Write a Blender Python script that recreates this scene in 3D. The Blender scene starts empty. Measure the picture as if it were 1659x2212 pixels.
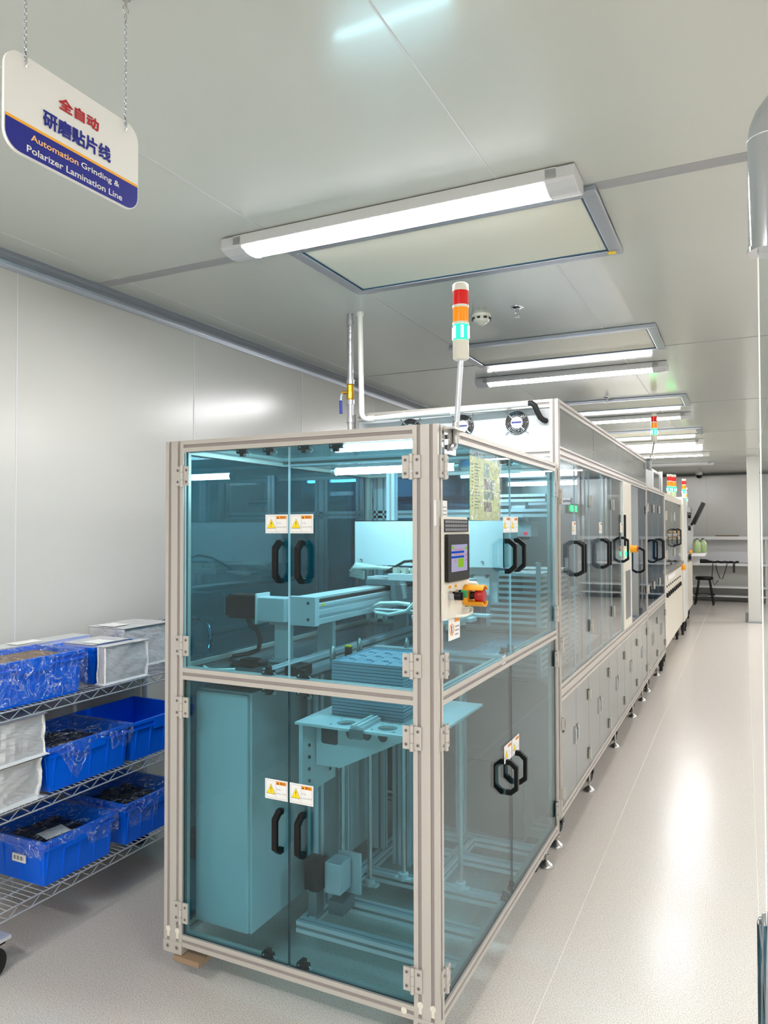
import bpy, bmesh, math, random
from mathutils import Vector, Matrix, noise
random.seed(7)
C = bpy.context.scene.collection
PI = math.pi
# ------------------------------------------------------------------ materials
def lin(r, g=None, b=None):
    f = lambda c: c/12.92 if c <= .04045 else ((c+.055)/1.055)**2.4
    return tuple(f(c/255.) for c in (r, g, b))
def nt(name):
    m = bpy.data.materials.new(name); m.use_nodes = True
    t = m.node_tree; t.nodes.clear()
    o = t.nodes.new('ShaderNodeOutputMaterial')
    return m, t, o
def pbr(name, col, rough=.4, metal=0., spec=.5, bump=None, var=None, coat=0., emit=None, rvar=None):
    """col linear rgb; bump=(scale,strength,detail); var=(scale,amount) speckle of the thing's own colour"""
    m, t, o = nt(name); N, L = t.nodes.new, t.links.new
    p = N('ShaderNodeBsdfPrincipled'); L(p.outputs[0], o.inputs[0])
    p.inputs['Base Color'].default_value = (*col, 1); p.inputs['Roughness'].default_value = rough
    p.inputs['Metallic'].default_value = metal; p.inputs['Specular IOR Level'].default_value = spec
    p.inputs['Coat Weight'].default_value = coat; p.inputs['Coat Roughness'].default_value = .08
    if emit:
        p.inputs['Emission Color'].default_value = (*emit[0], 1); p.inputs['Emission Strength'].default_value = emit[1]
    tc = N('ShaderNodeTexCoord')
    if bump:
        n = N('ShaderNodeTexNoise'); n.inputs['Scale'].default_value = bump[0]; n.inputs['Detail'].default_value = bump[2] if len(bump) > 2 else 2
        L(tc.outputs['Object'], n.inputs['Vector'])
        b = N('ShaderNodeBump'); b.inputs['Strength'].default_value = bump[1]; b.inputs['Distance'].default_value = bump[3] if len(bump) > 3 else .01
        L(n.outputs['Fac'], b.inputs['Height']); L(b.outputs[0], p.inputs['Normal'])
    if var:
        n = N('ShaderNodeTexNoise'); n.inputs['Scale'].default_value = var[0]; n.inputs['Detail'].default_value = 3
        L(tc.outputs['Object'], n.inputs['Vector'])
        r = N('ShaderNodeValToRGB'); a = var[1]
        r.color_ramp.elements[0].position = .3; r.color_ramp.elements[1].position = .7
        r.color_ramp.elements[0].color = (*[max(0, c*(1-a)) for c in col], 1); r.color_ramp.elements[1].color = (*[min(1, c*(1+a)) for c in col], 1)
        L(n.outputs['Fac'], r.inputs[0]); L(r.outputs[0], p.inputs['Base Color'])
    return m
def glass(name, tint, refl=1.0, rough=0.0):
    """thin pane: two surfaces, each takes the square root of the tint; mirror share grows at grazing angles"""
    m, t, o = nt(name); N, L = t.nodes.new, t.links.new
    tr = N('ShaderNodeBsdfTransparent'); tr.inputs[0].default_value = (*[c**.5 for c in tint], 1)
    gl = N('ShaderNodeBsdfGlossy'); gl.inputs['Roughness'].default_value = rough; gl.inputs[0].default_value = (1, 1, 1, 1)
    lw = N('ShaderNodeLayerWeight'); lw.inputs['Blend'].default_value = .5
    pw = N('ShaderNodeMath'); pw.operation = 'POWER'; pw.inputs[1].default_value = 5
    ma = N('ShaderNodeMath'); ma.operation = 'MULTIPLY_ADD'; ma.inputs[1].default_value = .95*refl; ma.inputs[2].default_value = .04*refl
    mx = N('ShaderNodeMixShader')
    L(lw.outputs['Facing'], pw.inputs[0]); L(pw.outputs[0], ma.inputs[0]); L(ma.outputs[0], mx.inputs[0])
    L(tr.outputs[0], mx.inputs[1]); L(gl.outputs[0], mx.inputs[2]); L(mx.outputs[0], o.inputs[0])
    return m
def film(name, alpha=.25):
    m, t, o = nt(name); N, L = t.nodes.new, t.links.new
    tr = N('ShaderNodeBsdfTransparent'); gl = N('ShaderNodeBsdfGlossy'); gl.inputs['Roughness'].default_value = .05
    gl.inputs[0].default_value = (.95, .97, 1, 1)
    tc = N('ShaderNodeTexCoord'); n = N('ShaderNodeTexNoise'); n.inputs['Scale'].default_value = 35; n.inputs['Detail'].default_value = 4
    L(tc.outputs['Object'], n.inputs['Vector'])
    b = N('ShaderNodeBump'); b.inputs['Strength'].default_value = 1.; b.inputs['Distance'].default_value = .03
    L(n.outputs['Fac'], b.inputs['Height']); L(b.outputs[0], gl.inputs['Normal'])
    # creases of the film: thin whitish lines that also paint in its glints
    n2 = N('ShaderNodeTexNoise'); n2.inputs['Scale'].default_value = 15; n2.inputs['Detail'].default_value = 3; n2.inputs['Distortion'].default_value = 1.2
    L(tc.outputs['Object'], n2.inputs['Vector'])
    d = N('ShaderNodeMath'); d.operation = 'SUBTRACT'; d.inputs[1].default_value = .5; L(n2.outputs['Fac'], d.inputs[0])
    ab = N('ShaderNodeMath'); ab.operation = 'ABSOLUTE'; L(d.outputs[0], ab.inputs[0])
    mr = N('ShaderNodeMapRange'); mr.inputs['From Min'].default_value = .004; mr.inputs['From Max'].default_value = .02
    mr.inputs['To Min'].default_value = .5; mr.inputs['To Max'].default_value = alpha; L(ab.outputs[0], mr.inputs['Value'])
    df = N('ShaderNodeBsdfDiffuse'); df.inputs[0].default_value = (.85, .88, .92, 1)
    m2 = N('ShaderNodeMixShader'); mr2 = N('ShaderNodeMapRange'); mr2.inputs['From Min'].default_value = .004; mr2.inputs['From Max'].default_value = .02
    mr2.inputs['To Min'].default_value = .6; mr2.inputs['To Max'].default_value = 0; L(ab.outputs[0], mr2.inputs['Value'])
    L(mr2.outputs[0], m2.inputs[0]); L(gl.outputs[0], m2.inputs[1]); L(df.outputs[0], m2.inputs[2])
    mx = N('ShaderNodeMixShader'); L(mr.outputs[0], mx.inputs[0])
    L(tr.outputs[0], mx.inputs[1]); L(m2.outputs[0], mx.inputs[2]); L(mx.outputs[0], o.inputs[0])
    return m
def emis(name, col, s):
    m, t, o = nt(name); e = t.nodes.new('ShaderNodeEmission'); e.inputs[0].default_value = (*col, 1); e.inputs[1].default_value = s
    t.links.new(e.outputs[0], o.inputs[0]); return m
M = {}
M['ceil'] = pbr('painted_ceiling_panel', lin(200, 204, 197), .22, bump=(1.2, .05, 2, .02), spec=.8, coat=.25)
M['wall'] = pbr('painted_wall_panel', lin(194, 194, 189), .22, bump=(1.0, .04, 2, .02), spec=.55)
M['joint'] = pbr('grey_joint_strip', lin(165, 166, 168), .5)
M['cove'] = pbr('aluminium_cove', lin(165, 172, 182), .3, .6)
M['alu'] = pbr('anodised_aluminium', lin(193, 188, 181), .36, .35)
M['slot'] = pbr('slot_cover', lin(150, 141, 138), .5, .1)
M['alub'] = pbr('bright_aluminium', lin(215, 219, 224), .3, .45)
M['steel'] = pbr('stainless_steel', lin(200, 198, 195), .22, .9)
M['chrome'] = pbr('chrome', lin(205, 208, 215), .08, 1.)
M['wire'] = pbr('bright_wire', lin(206, 208, 212), .25, .5)
M['white'] = pbr('white_paint', lin(212, 213, 213), .35)
M['header'] = pbr('header_paint', lin(192, 194, 197), .4)
M['cream'] = pbr('cream_enamel', lin(222, 216, 202), .35)
M['lgrey'] = pbr('light_grey_plastic', lin(205, 206, 208), .4)
M['seam'] = pbr('weld_seam', lin(212, 207, 200), .35)
M['grey'] = pbr('grey_metal', lin(120, 124, 126), .35, .3)
M['dgrey'] = pbr('dark_grey_metal', lin(70, 74, 78), .4, .3)
M['black'] = pbr('black_plastic', lin(9, 9, 11), .4, spec=.3)
M['rubber'] = pbr('black_rubber', lin(24, 24, 25), .6)
M['deck'] = pbr('brushed_deck_plate', lin(110, 118, 122), .25, .6)
M['panelg'] = pbr('gloss_grey_panel', lin(112, 118, 117), .14, .1, coat=.3)
M['tube'] = emis('lit_tube', (1., .985, .99), 109.)
M['tubein'] = emis('lit_machine_tube', (.93, .97, 1.), 95.)
M['tubeoff'] = pbr('unlit_tube', lin(225, 225, 225), .3)
M['filter'] = pbr('filter_mesh', lin(222, 222, 208), .7, bump=(260, .3, 1, .004))
M['gasket'] = pbr('blue_gasket', lin(25, 70, 95), .5)
M['teal'] = glass('teal_glass', (.36, .64, .71), .75)
M['tealdk'] = glass('deep_teal_glass', (.02, .27, .39), 1.7)
M['smoke'] = glass('smoke_glass', (.60, .67, .69), .9)
M['navy'] = glass('navy_glass', (.05, .19, .36), .75)
M['clear'] = glass('clear_glass', (.80, .86, .86), .8)
M['edge'] = pbr('glass_edge_painted_lit', lin(190, 222, 232), .2)  # pane rim, pale as if lit: the light is put into the colour
M['dedge'] = pbr('glass_edge_painted_shaded', lin(20, 60, 70), .2)  # rim of the lower doors, with shade put into its colour
M['blue'] = pbr('blue_crate_plastic', lin(2, 98, 226), .3, bump=(90, .06))
M['foil'] = pbr('crumpled_foil', lin(236, 237, 238), .2, .4)
M['film'] = film('clear_film', .11)
M['bag'] = pbr('black_bag', lin(18, 18, 22), .22, bump=(14, .8, 4, .03))
M['paper'] = pbr('white_paper', lin(232, 232, 230), .6)
M['yellow'] = pbr('warning_yellow', lin(250, 214, 10), .45)
M['orange'] = pbr('warning_orange', lin(245, 150, 25), .45)
M['amber'] = pbr('guard_amber', lin(236, 160, 20), .4)
M['ink'] = pbr('black_ink', lin(28, 28, 30), .6)
M['gink'] = pbr('grey_ink', lin(140, 140, 146), .6)
M['red'] = pbr('red_plastic', lin(170, 22, 26), .35)
M['green'] = pbr('green_plastic', lin(20, 130, 70), .35)
M['signred'] = pbr('sign_red', lin(178, 12, 30), .4)
M['signblue'] = pbr('sign_blue', lin(16, 26, 132), .35)
M['signwhite'] = pbr('sign_white', lin(226, 225, 220), .35)
M['signgold'] = pbr('sign_gold', lin(238, 170, 40), .4)
M['signpeach'] = pbr('sign_peach', lin(250, 190, 110), .4)
M['sheet'] = pbr('green_sheet', lin(196, 214, 150), .55)
M['photo1'] = pbr('print_teal', lin(110, 150, 140), .5, var=(60, .6))
M['photo2'] = pbr('print_dark', lin(96, 98, 92), .5, var=(70, .7))
M['lensr'] = pbr('red_lens', lin(200, 22, 22), .18, bump=(0.1, 0), emit=(lin(190, 10, 10), .25))
M['lensa'] = pbr('amber_lens', lin(245, 140, 12), .18, emit=(lin(240, 130, 5), .3))
M['lensg'] = emis('lit_green_lens', (.01, 1., .11), 7.)
M['lensc'] = emis('lit_green_lens_core', (.3, 1., .9), 8.)
M['led'] = emis('green_led', (.02, 1., .25), 5.)
M['ledr'] = emis('red_led', (1., .05, .12), 2.)
M['ivory'] = pbr('ivory_plastic', lin(222, 220, 206), .35)
M['brass'] = pbr('brass', lin(200, 150, 40), .3, .8)
M['vblue'] = pbr('valve_blue', lin(25, 45, 150), .4)
M['galv'] = pbr('galvanised_pipe', lin(190, 192, 196), .3, .8, bump=(60, .2))
M['pvc'] = pbr('white_pvc', lin(232, 232, 226), .35)
M['tray'] = pbr('clear_tray_plastic', lin(150, 172, 188), .16, spec=.7)
M['hosew'] = pbr('white_hose', lin(228, 232, 222), .4)
M['wood'] = pbr('wooden_shim', lin(150, 125, 100), .7)
M['brown'] = pbr('brown_goods', lin(120, 95, 70), .7)
M['pet'] = pbr('green_bottle', lin(148, 168, 118), .25)
M['screen'] = emis('screen_base', lin(196, 190, 225), .75)
M['sblue'] = emis('screen_blue', lin(40, 90, 200), .75)
M['sgreen'] = emis('screen_green', lin(150, 205, 60), .8)
M['sorange'] = emis('screen_orange', lin(240, 170, 60), .8)
M['spink'] = emis('screen_pink', lin(214, 160, 185), .75)
# floor: glossy sheet flooring with fine speckle and orange peel
def floor_mat():
    m, t, o = nt('speckled_sheet_floor'); N, L = t.nodes.new, t.links.new
    p = N('ShaderNodeBsdfPrincipled'); L(p.outputs[0], o.inputs[0])
    tc = N('ShaderNodeTexCoord')
    n = N('ShaderNodeTexNoise'); n.inputs['Scale'].default_value = 270; n.inputs['Detail'].default_value = 4; L(tc.outputs['Object'], n.inputs['Vector'])
    r = N('ShaderNodeValToRGB'); e = r.color_ramp.elements
    e[0].position = .36; e[0].color = (*lin(160, 152, 144), 1); e[1].position = .5; e[1].color = (*lin(212, 205, 197), 1)
    L(n.outputs['Fac'], r.inputs[0]); L(r.outputs[0], p.inputs['Base Color'])
    p.inputs['Roughness'].default_value = .23; p.inputs['Specular IOR Level'].default_value = .5
    a = N('ShaderNodeTexNoise'); a.inputs['Scale'].default_value = 3.2; a.inputs['Detail'].default_value = 3; L(tc.outputs['Object'], a.inputs['Vector'])
    b = N('ShaderNodeBump'); b.inputs['Strength'].default_value = .1; b.inputs['Distance'].default_value = .02; L(a.outputs['Fac'], b.inputs['Height'])
    b2 = N('ShaderNodeBump'); b2.inputs['Strength'].default_value = .12; b2.inputs['Distance'].default_value = .0006
    L(n.outputs['Fac'], b2.inputs['Height']); L(b.outputs[0], b2.inputs['Normal']); L(b2.outputs[0], p.inputs['Normal'])
    return m
M['floor'] = floor_mat()
# ------------------------------------------------------------------ mesh builder
W = {}
_tc = {}
def text_geo(s, bold):
    k = (s, bold)
    if k in _tc: return _tc[k]
    cu = bpy.data.curves.new('lettering', 'FONT'); cu.body = s; cu.size = 1; cu.offset = bold; cu.resolution_u = 3
    ob = bpy.data.objects.new('lettering', cu); C.objects.link(ob)
    dg = bpy.context.evaluated_depsgraph_get()
    me = bpy.data.meshes.new_from_object(ob.evaluated_get(dg))
    v = [tuple(x.co) for x in me.vertices]; f = [tuple(p.vertices) for p in me.polygons]
    bpy.data.objects.remove(ob); bpy.data.curves.remove(cu); bpy.data.meshes.remove(me)
    x0 = min(a[0] for a in v); x1 = max(a[0] for a in v); y0 = min(a[1] for a in v); y1 = max(a[1] for a in v)
    _tc[k] = (v, f, x0, x1, y0, y1); return _tc[k]
class MB:
    def __init__(s, T=None):
        s.b = bmesh.new(); s.T = T or Matrix(); s.mats = []
    def mi(s, m):
        if m not in s.mats: s.mats.append(m)
        return s.mats.index(m)
    def add(s, vs, fs, m, smooth=False):
        i = s.mi(m); bv = [s.b.verts.new(s.T @ Vector(v)) for v in vs]
        for f in fs:
            try:
                q = s.b.faces.new([bv[k] for k in f]); q.material_index = i; q.smooth = smooth
            except ValueError: pass
        return bv
    def box(s, x0, x1, y0, y1, z0, z1, m, sides=None):
        v = [(x, y, z) for x in (x0, x1) for y in (y0, y1) for z in (z0, z1)]
        F = [(0, 1, 3, 2), (4, 6, 7, 5), (0, 4, 5, 1), (2, 3, 7, 6), (0, 2, 6, 4), (1, 5, 7, 3)]  # -x +x -y +y -z +z
        if sides is None: s.add(v, F, m)
        else:  # sides: material for the thin rim faces, m for the +-y faces
            s.add(v, F[2:4], m); s.add(v, F[:2]+F[4:], sides)
        return s
    def prism(s, poly, ax, lo, hi, m, em=None, smooth=False):
        """poly of (a,b) in the two other axes (order x,y,z), extruded along ax; em = material per edge"""
        def P(a, b, c):
            r = [a, b]; r.insert(ax, c); return tuple(r)
        n = len(poly)
        v = [P(a, b, lo) for a, b in poly]+[P(a, b, hi) for a, b in poly]
        s.add(v, [tuple(range(n))[::-1], tuple(range(n, 2*n))], m)
        for i in range(n):
            j = (i+1) % n
            s.add([v[i], v[j], v[n+j], v[n+i]], [(0, 1, 2, 3)], em[i] if em else m, smooth)
        return s
    def profile(s, x0, x1, y0, y1, z0, z1, ax, m='alu', sm='slot', sw=.011, sd=.004):
        """aluminium extrusion with T-slots along axis ax"""
        R = [(x0, x1), (y0, y1), (z0, z1)]; lo, hi = R.pop(ax)
        (a0, a1), (b0, b1) = R
        def edge(p0, p1, nx, ny):
            L = math.hypot(p1[0]-p0[0], p1[1]-p0[1]); k = max(1, round(L/.04)); d = ((p1[0]-p0[0])/L, (p1[1]-p0[1])/L)
            out = [(p0, m)]; out[-1] = (p0, M[m])
            for i in range(k):
                c = (i+.5)*L/k
                q = lambda t, h: (p0[0]+d[0]*t+nx*h, p0[1]+d[1]*t+ny*h)
                out += [(q(c-sw/2, 0), M[m]), (q(c-sw/2, sd), M[sm]), (q(c+sw/2, sd), M[m]), (q(c+sw/2, 0), M[m])]
            return out
        E = edge((a0, b0), (a1, b0), 0, 1)+edge((a1, b0), (a1, b1), -1, 0)+edge((a1, b1), (a0, b1), 0, -1)+edge((a0, b1), (a0, b0), 1, 0)
        s.prism([e[0] for e in E], ax, lo, hi, M[m], [e[1] for e in E]); return s
    def lathe(s, prof, c, m, ax=2, n=20, smooth=True, caps=True):
        """prof [(r, h)] round axis ax through c"""
        vs = []
        for r, h in prof:
            for k in range(n):
                a = 2*PI*k/n; q = [r*math.cos(a), r*math.sin(a)]; q.insert(ax, h)
                vs.append((c[0]+q[0], c[1]+q[1], c[2]+q[2]))
        fs = [(i*n+k, i*n+(k+1) % n, (i+1)*n+(k+1) % n, (i+1)*n+k) for i in range(len(prof)-1) for k in range(n)]
        s.add(vs, fs, m, smooth)
        if caps:
            for i, fl in ((0, 1), (len(prof)-1, 0)):
                if prof[i][0] > 1e-6: s.add(vs[i*n:(i+1)*n], [tuple(range(n))], m)
        return s
    def cyl(s, c, r, h0, h1, m, ax=2, n=16): return s.lathe([(r, h0), (r, h1)], c, m, ax, n)
    def tube(s, pts, r, m, n=8, closed=False):
        P = [Vector(p) for p in pts]; k = len(P); T = []
        for i in range(k):
            a = P[i-1] if (i > 0 or closed) else P[i]; b = P[(i+1) % k] if (i < k-1 or closed) else P[i]
            T.append((b-a).normalized())
        u = T[0].orthogonal().normalized(); vs = []
        for i in range(k):
            u = (u-T[i]*u.dot(T[i])).normalized(); w = T[i].cross(u)
            vs += [tuple(P[i]+(u*math.cos(2*PI*j/n)+w*math.sin(2*PI*j/n))*r) for j in range(n)]
        fs = [(i*n+j, i*n+(j+1) % n, ((i+1) % k)*n+(j+1) % n, ((i+1) % k)*n+j) for i in range(k if closed else k-1) for j in range(n)]
        s.add(vs, fs, m, True)
        if not closed: s.add(vs[:n], [tuple(range(n))], m); s.add(vs[-n:], [tuple(range(n))], m)
        return s
    def ring(s, c, r, t, m, ax=1, n=28): # flat torus-like wire ring round axis ax
        pts = []
        for k in range(n):
            a = 2*PI*k/n; q = [r*math.cos(a), r*math.sin(a)]; q.insert(ax, 0); pts.append((c[0]+q[0], c[1]+q[1], c[2]+q[2]))
        return s.tube(pts, t, m, 6, True)
    def ball(s, c, r, m, n=12, sc=(1, 1, 1)):
        pr = [(max(1e-5, r*math.sin(PI*i/n)), -r*math.cos(PI*i/n)) for i in range(n+1)]
        vs = [(c[0]+a*math.cos(2*PI*k/n)*sc[0], c[1]+a*math.sin(2*PI*k/n)*sc[1], c[2]+h*sc[2]) for a, h in pr for k in range(n)]
        s.add(vs, [(i*n+k, i*n+(k+1) % n, (i+1)*n+(k+1) % n, (i+1)*n+k) for i in range(n) for k in range(n)], m, True); return s
    def text(s, body, o, ux, uy, m, w=None, h=None, bold=.0, lift=None, thick=0):
        if thick:  # heavier strokes: the glyphs laid again a little to each side
            for i, (a, c) in enumerate(((1, 0), (-1, 0), (0, 1), (0, -1), (.7, .7), (-.7, -.7), (.7, -.7), (-.7, .7))):
                s.text(body, Vector(o)+Vector(ux)*a*thick+Vector(uy)*c*thick+Vector(ux).cross(Vector(uy))*.00003*(i+1), ux, uy, m, w, h, bold)
        v, f, x0, x1, y0, y1 = text_geo(body, bold)
        kx = w/(x1-x0) if w else h/(y1-y0); ky = h/(y1-y0) if h else kx
        o, ux, uy = Vector(o), Vector(ux), Vector(uy)
        s.add([tuple(o+ux*((a[0]-x0)*kx)+uy*((a[1]-y0)*ky)) for a in v], f, m); return s
    def rbox(s, x0, x1, y0, y1, z0, z1, m, r=.01, n=4):
        """box with rounded vertical-plane corners in x-z, extruded along y"""
        P = []
        for cx, cz, a0 in ((x1-r, z1-r, 0), (x0+r, z1-r, 90), (x0+r, z0+r, 180), (x1-r, z0+r, 270)):
            for i in range(n+1):
                a = math.radians(a0+90*i/n); P.append((cx+r*math.cos(a), cz+r*math.sin(a)))
        return s.prism(P, 1, y0, y1, m)
    def build(s, name, parent=None, bev=0, **props):
        b = s.b; bmesh.ops.remove_doubles(b, verts=b.verts, dist=1e-6) if bev else None
        bmesh.ops.recalc_face_normals(b, faces=b.faces)
        vs = [v.co for v in b.verts]
        c = Vector([(min(v[i] for v in vs)+max(v[i] for v in vs))/2 for i in range(3)])
        c[2] = min(v[2] for v in vs)
        for v in b.verts: v.co -= c
        me = bpy.data.meshes.new(name); b.to_mesh(me); b.free()
        for m in s.mats: me.materials.append(m)
        o = bpy.data.objects.new(name, me); C.objects.link(o); o.location = c
        W[o.name] = Matrix.Translation(c)
        if parent:
            o.parent = parent; o.matrix_parent_inverse = W[parent.name].inverted()
        if bev:
            d = o.modifiers.new('bevel', 'BEVEL'); d.width = bev; d.segments = 2; d.limit_method = 'ANGLE'
        for k, v in props.items():
            if v: o[k] = v
        return o
def thing(name, loc, label, category, group=None):
    o = bpy.data.objects.new(name, None); C.objects.link(o); o.location = loc; o.empty_display_size = .1
    W[o.name] = Matrix.Translation(Vector(loc)); o['label'] = label; o['category'] = category
    if group: o['group'] = group
    return o
def tag(o, label, category, group=None):
    o['label'] = label; o['category'] = category
    if group: o['group'] = group
    return o
def kids(o): return [c for c in bpy.data.objects if c.parent == o]
def dup(o, delta, label=None, parent=None, rotz=0.):
    """copy of a thing with copies of its parts and sub-parts, moved by delta"""
    c = o.copy(); C.objects.link(c); W[c.name] = W[o.name].copy()
    if parent:
        c.parent = parent
    else:
        c.location = Vector(o.location)+Vector(delta); c.rotation_euler.z = o.rotation_euler.z+rotz
        W[c.name] = Matrix.Translation(c.location)
    if label: c['label'] = label
    for k in kids(o): dup(k, (0, 0, 0), None, c)
    return c
def TF(y0): return Matrix.Translation((0, y0, 0))                       # local (u, depth inward, z) on a face looking towards -Y
def TR(x0): return Matrix.Translation((x0, 0, 0)) @ Matrix.Rotation(PI/2, 4, 'Z')  # on a face looking towards +X: u runs along +Y
EXPOSURE = 0.0
# ================================================================== the room
CZ = 2.73; WX = -2.80; FY = 17.5; BY = -4.0; RX = 3.2
def struct(mb, name, **k):
    o = mb.build(name, **k); o['kind'] = 'structure'; return o
struct(MB().box(WX-.1, RX+.1, BY-.1, FY+.1, -.1, 0, M['floor']), 'floor')
f = MB()
for x in (-.62, .035): f.box(x-.0015, x+.0015, BY, FY, 0, .0004, M['seam'])
struct(f, 'trim_1')          # weld seams of the floor sheets
struct(MB().box(WX-.1, RX+.1, BY-.1, FY+.1, CZ, CZ+.08, M['ceil']), 'ceiling')
b = MB()
for x in (-2.6, -1.665, -.73, .205, 1.14, 2.08): b.box(x-.0025, x+.0025, BY, FY, CZ-.0012, CZ, M['lgrey'])
struct(b, 'trim_2')
b = MB()
for y, w in ((-.3, .03), (2.555, .03), (5.02, .006), (7.45, .006), (9.85, .006), (12.2, .006), (14.7, .006)): b.box(WX, RX, y-w, y+w, CZ-.002, CZ, M['joint'])
struct(b, 'trim_3')
def wallp(name, x0, x1, y0, y1, seams, ax):
    b = MB().box(x0, x1, y0, y1, 0, CZ, M['wall'])
    for s in seams:
        if ax == 'l': b.box(x1, x1+.0015, s-.003, s+.003, 0, CZ, M['lgrey'])
        else: b.box(s-.003, s+.003, y0-.0015, y0, 0, CZ, M['joint'])
    return struct(b, name)
wallp('wall_left', WX-.1, WX, BY, FY, [-.1, 1.02, 2.145, 3.28, 4.42, 5.55, 6.7, 7.85, 9, 10.1, 11.2, 12.4, 13.5, 14.7, 15.8], 'l')
wallp('wall_far', WX, RX, FY, FY+.1, [-1.85, -.73, .4, 1.55, 2.6], 'f')
wallp('wall_right', RX, RX+.1, BY, FY, [], 'r')
wallp('wall_back', WX, RX, BY-.1, BY, [], 'b')
# concave aluminium cove between left wall and ceiling, and along the far wall
def cove(name, T, L0, L1):
    b = MB(T); P = [(0, 0), (0, -.062)]
    for i in range(9):
        a = math.radians(90*i/8); P.append((.004+.058*(1-math.cos(a)), -.062+.058*math.sin(a)))
    P += [(.062, 0)]
    vs = [(L0, p[0], CZ+p[1]) for p in P]+[(L1, p[0], CZ+p[1]) for p in P]; n = len(P)
    b.add(vs, [(i, (i+1) % n, n+(i+1) % n, n+i) for i in range(n)], M['cove'])
    b.add(vs, [tuple(range(n)), tuple(range(n, 2*n))], M['cove'])
    return struct(b, name)
cove('trim_4', Matrix(((0, 1, 0, WX), (1, 0, 0, 0), (0, 0, 1, 0), (0, 0, 0, 1))), BY, FY)
struct(MB().box(WX, RX, FY-.05, FY, CZ-.05, CZ, M['dgrey']), 'trim_5')
struct(MB().box(WX, RX, FY-.012, FY, 0, .09, M['lgrey']), 'baseboard_far')
# square clad column in the aisle
b = MB().box(.045, .235, 13.5, 13.7, 0, CZ, M['wall']).box(.035, .245, 13.485, 13.715, 0, .03, M['cove']).box(.0, .045, 13.55, 13.62, 0, .16, M['grey'])
struct(b, 'column', bev=.006)
# ------------------------------------------------------------------ ceiling tube lights
def tube_light(y, label, lit=True, x0=-1.87, x1=-.47):
    t = thing('ceiling_light', ((x0+x1)/2, y, CZ), label, 'light', 'tube lights on the ceiling')
    P = [(-.072, -.004), (-.074, -.044), (-.066, -.052), (-.03, -.0635), (0, -.067), (.03, -.0635), (.066, -.052), (.074, -.044), (.072, -.004)]
    h = MB().prism([(y+a, CZ+max(c, -.046)) for a, c in P], 0, x0+.06, x1-.06, M['white']).box(x0+.1, x1-.1, y-.05, y+.05, CZ-.006, CZ, M['dgrey'])
    h.build('housing', t)
    q = [(-.068, -.0465), (-.03, -.0575), (0, -.061), (.03, -.0575), (.068, -.0465)]
    MB().prism([(y+a, CZ+c) for a, c in q], 0, x0+.1, x1-.1, M['tube' if lit else 'tubeoff'], smooth=True).build('lens', t)
    for s, e in ((x0, x0+.1), (x1-.1, x1)):
        MB().prism([(y+a, CZ+c) for a, c in P], 0, s, e, M['lgrey']).build('end_cap', t, bev=.004)
    return t
tube_light(2.42, 'long lit tube light on the ceiling between the hanging sign and the large filter panel')
ords = ['second', 'third', 'fourth', 'fifth']
for k, y in enumerate((5.52, 8.05, 10.6, 12.45)):
    tube_light(y, 'lit tube light on the ceiling, %s along the line from the hanging sign' % ords[k])
tube_light(14.4, 'unlit tube light on the ceiling just before the far wall', False)
for y, x0 in ((-.45, -1.87), (-.1, 1.1), (-2.4, -1.87), (-2.4, 1.1), (2.42, 1.1), (5.52, 1.1), (8.6, 1.1), (11.6, 1.1), (14.6, 1.1)):  # unseen lights added to fill and brighten the room
    tube_light(y, 'added fill tube light on the ceiling out of view', True, x0, x0+1.4)
# ------------------------------------------------------------------ filter panels
def filter_panel(y0, y1, label, x0=-1.69, x1=-.44):
    t = thing('ceiling_filter', ((x0+x1)/2, (y0+y1)/2, CZ), label, 'air filter', 'filter panels in the ceiling')
    w = .05; b = MB()
    for a in ((x0, x1, y0, y0+w), (x0, x1, y1-w, y1), (x0, x0+w, y0+w, y1-w), (x1-w, x1, y0+w, y1-w)): b.box(*a, CZ-.022, CZ-.001, M['cove'])
    b.build('frame', t, bev=.003)
    g = MB()
    for a in ((x0+w, x1-w, y0+w, y0+w+.008), (x0+w, x1-w, y1-w-.008, y1-w), (x0+w, x0+w+.008, y0+w, y1-w), (x1-w-.008, x1-w, y0+w, y1-w)): g.box(*a, CZ-.018, CZ-.002, M['gasket'])
    g.build('gasket', t)
    MB().box(x0+w+.008, x1-w-.008, y0+w+.008, y1-w-.008, CZ-.014, CZ-.003, M['filter']).build('mesh_panel', t)
    return t
ff = filter_panel(2.53, 3.18, 'large cream filter panel in grey frame beside the first tube light')
MB().box(-.495, -.465, 3.132, 3.162, CZ-.0235, CZ-.0222, M['yellow']).build('yellow_tag', ff)
for a, b_, l in ((4.42, 5.03, 'cream filter panel behind the signal tower, before the second tube light'), (6.9, 7.48, 'third cream filter panel along the ceiling, above the fan cabinet'),
                 (9.3, 9.85, 'filter panel in the ceiling before the fourth tube light')):
    filter_panel(a, b_, l)
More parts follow.
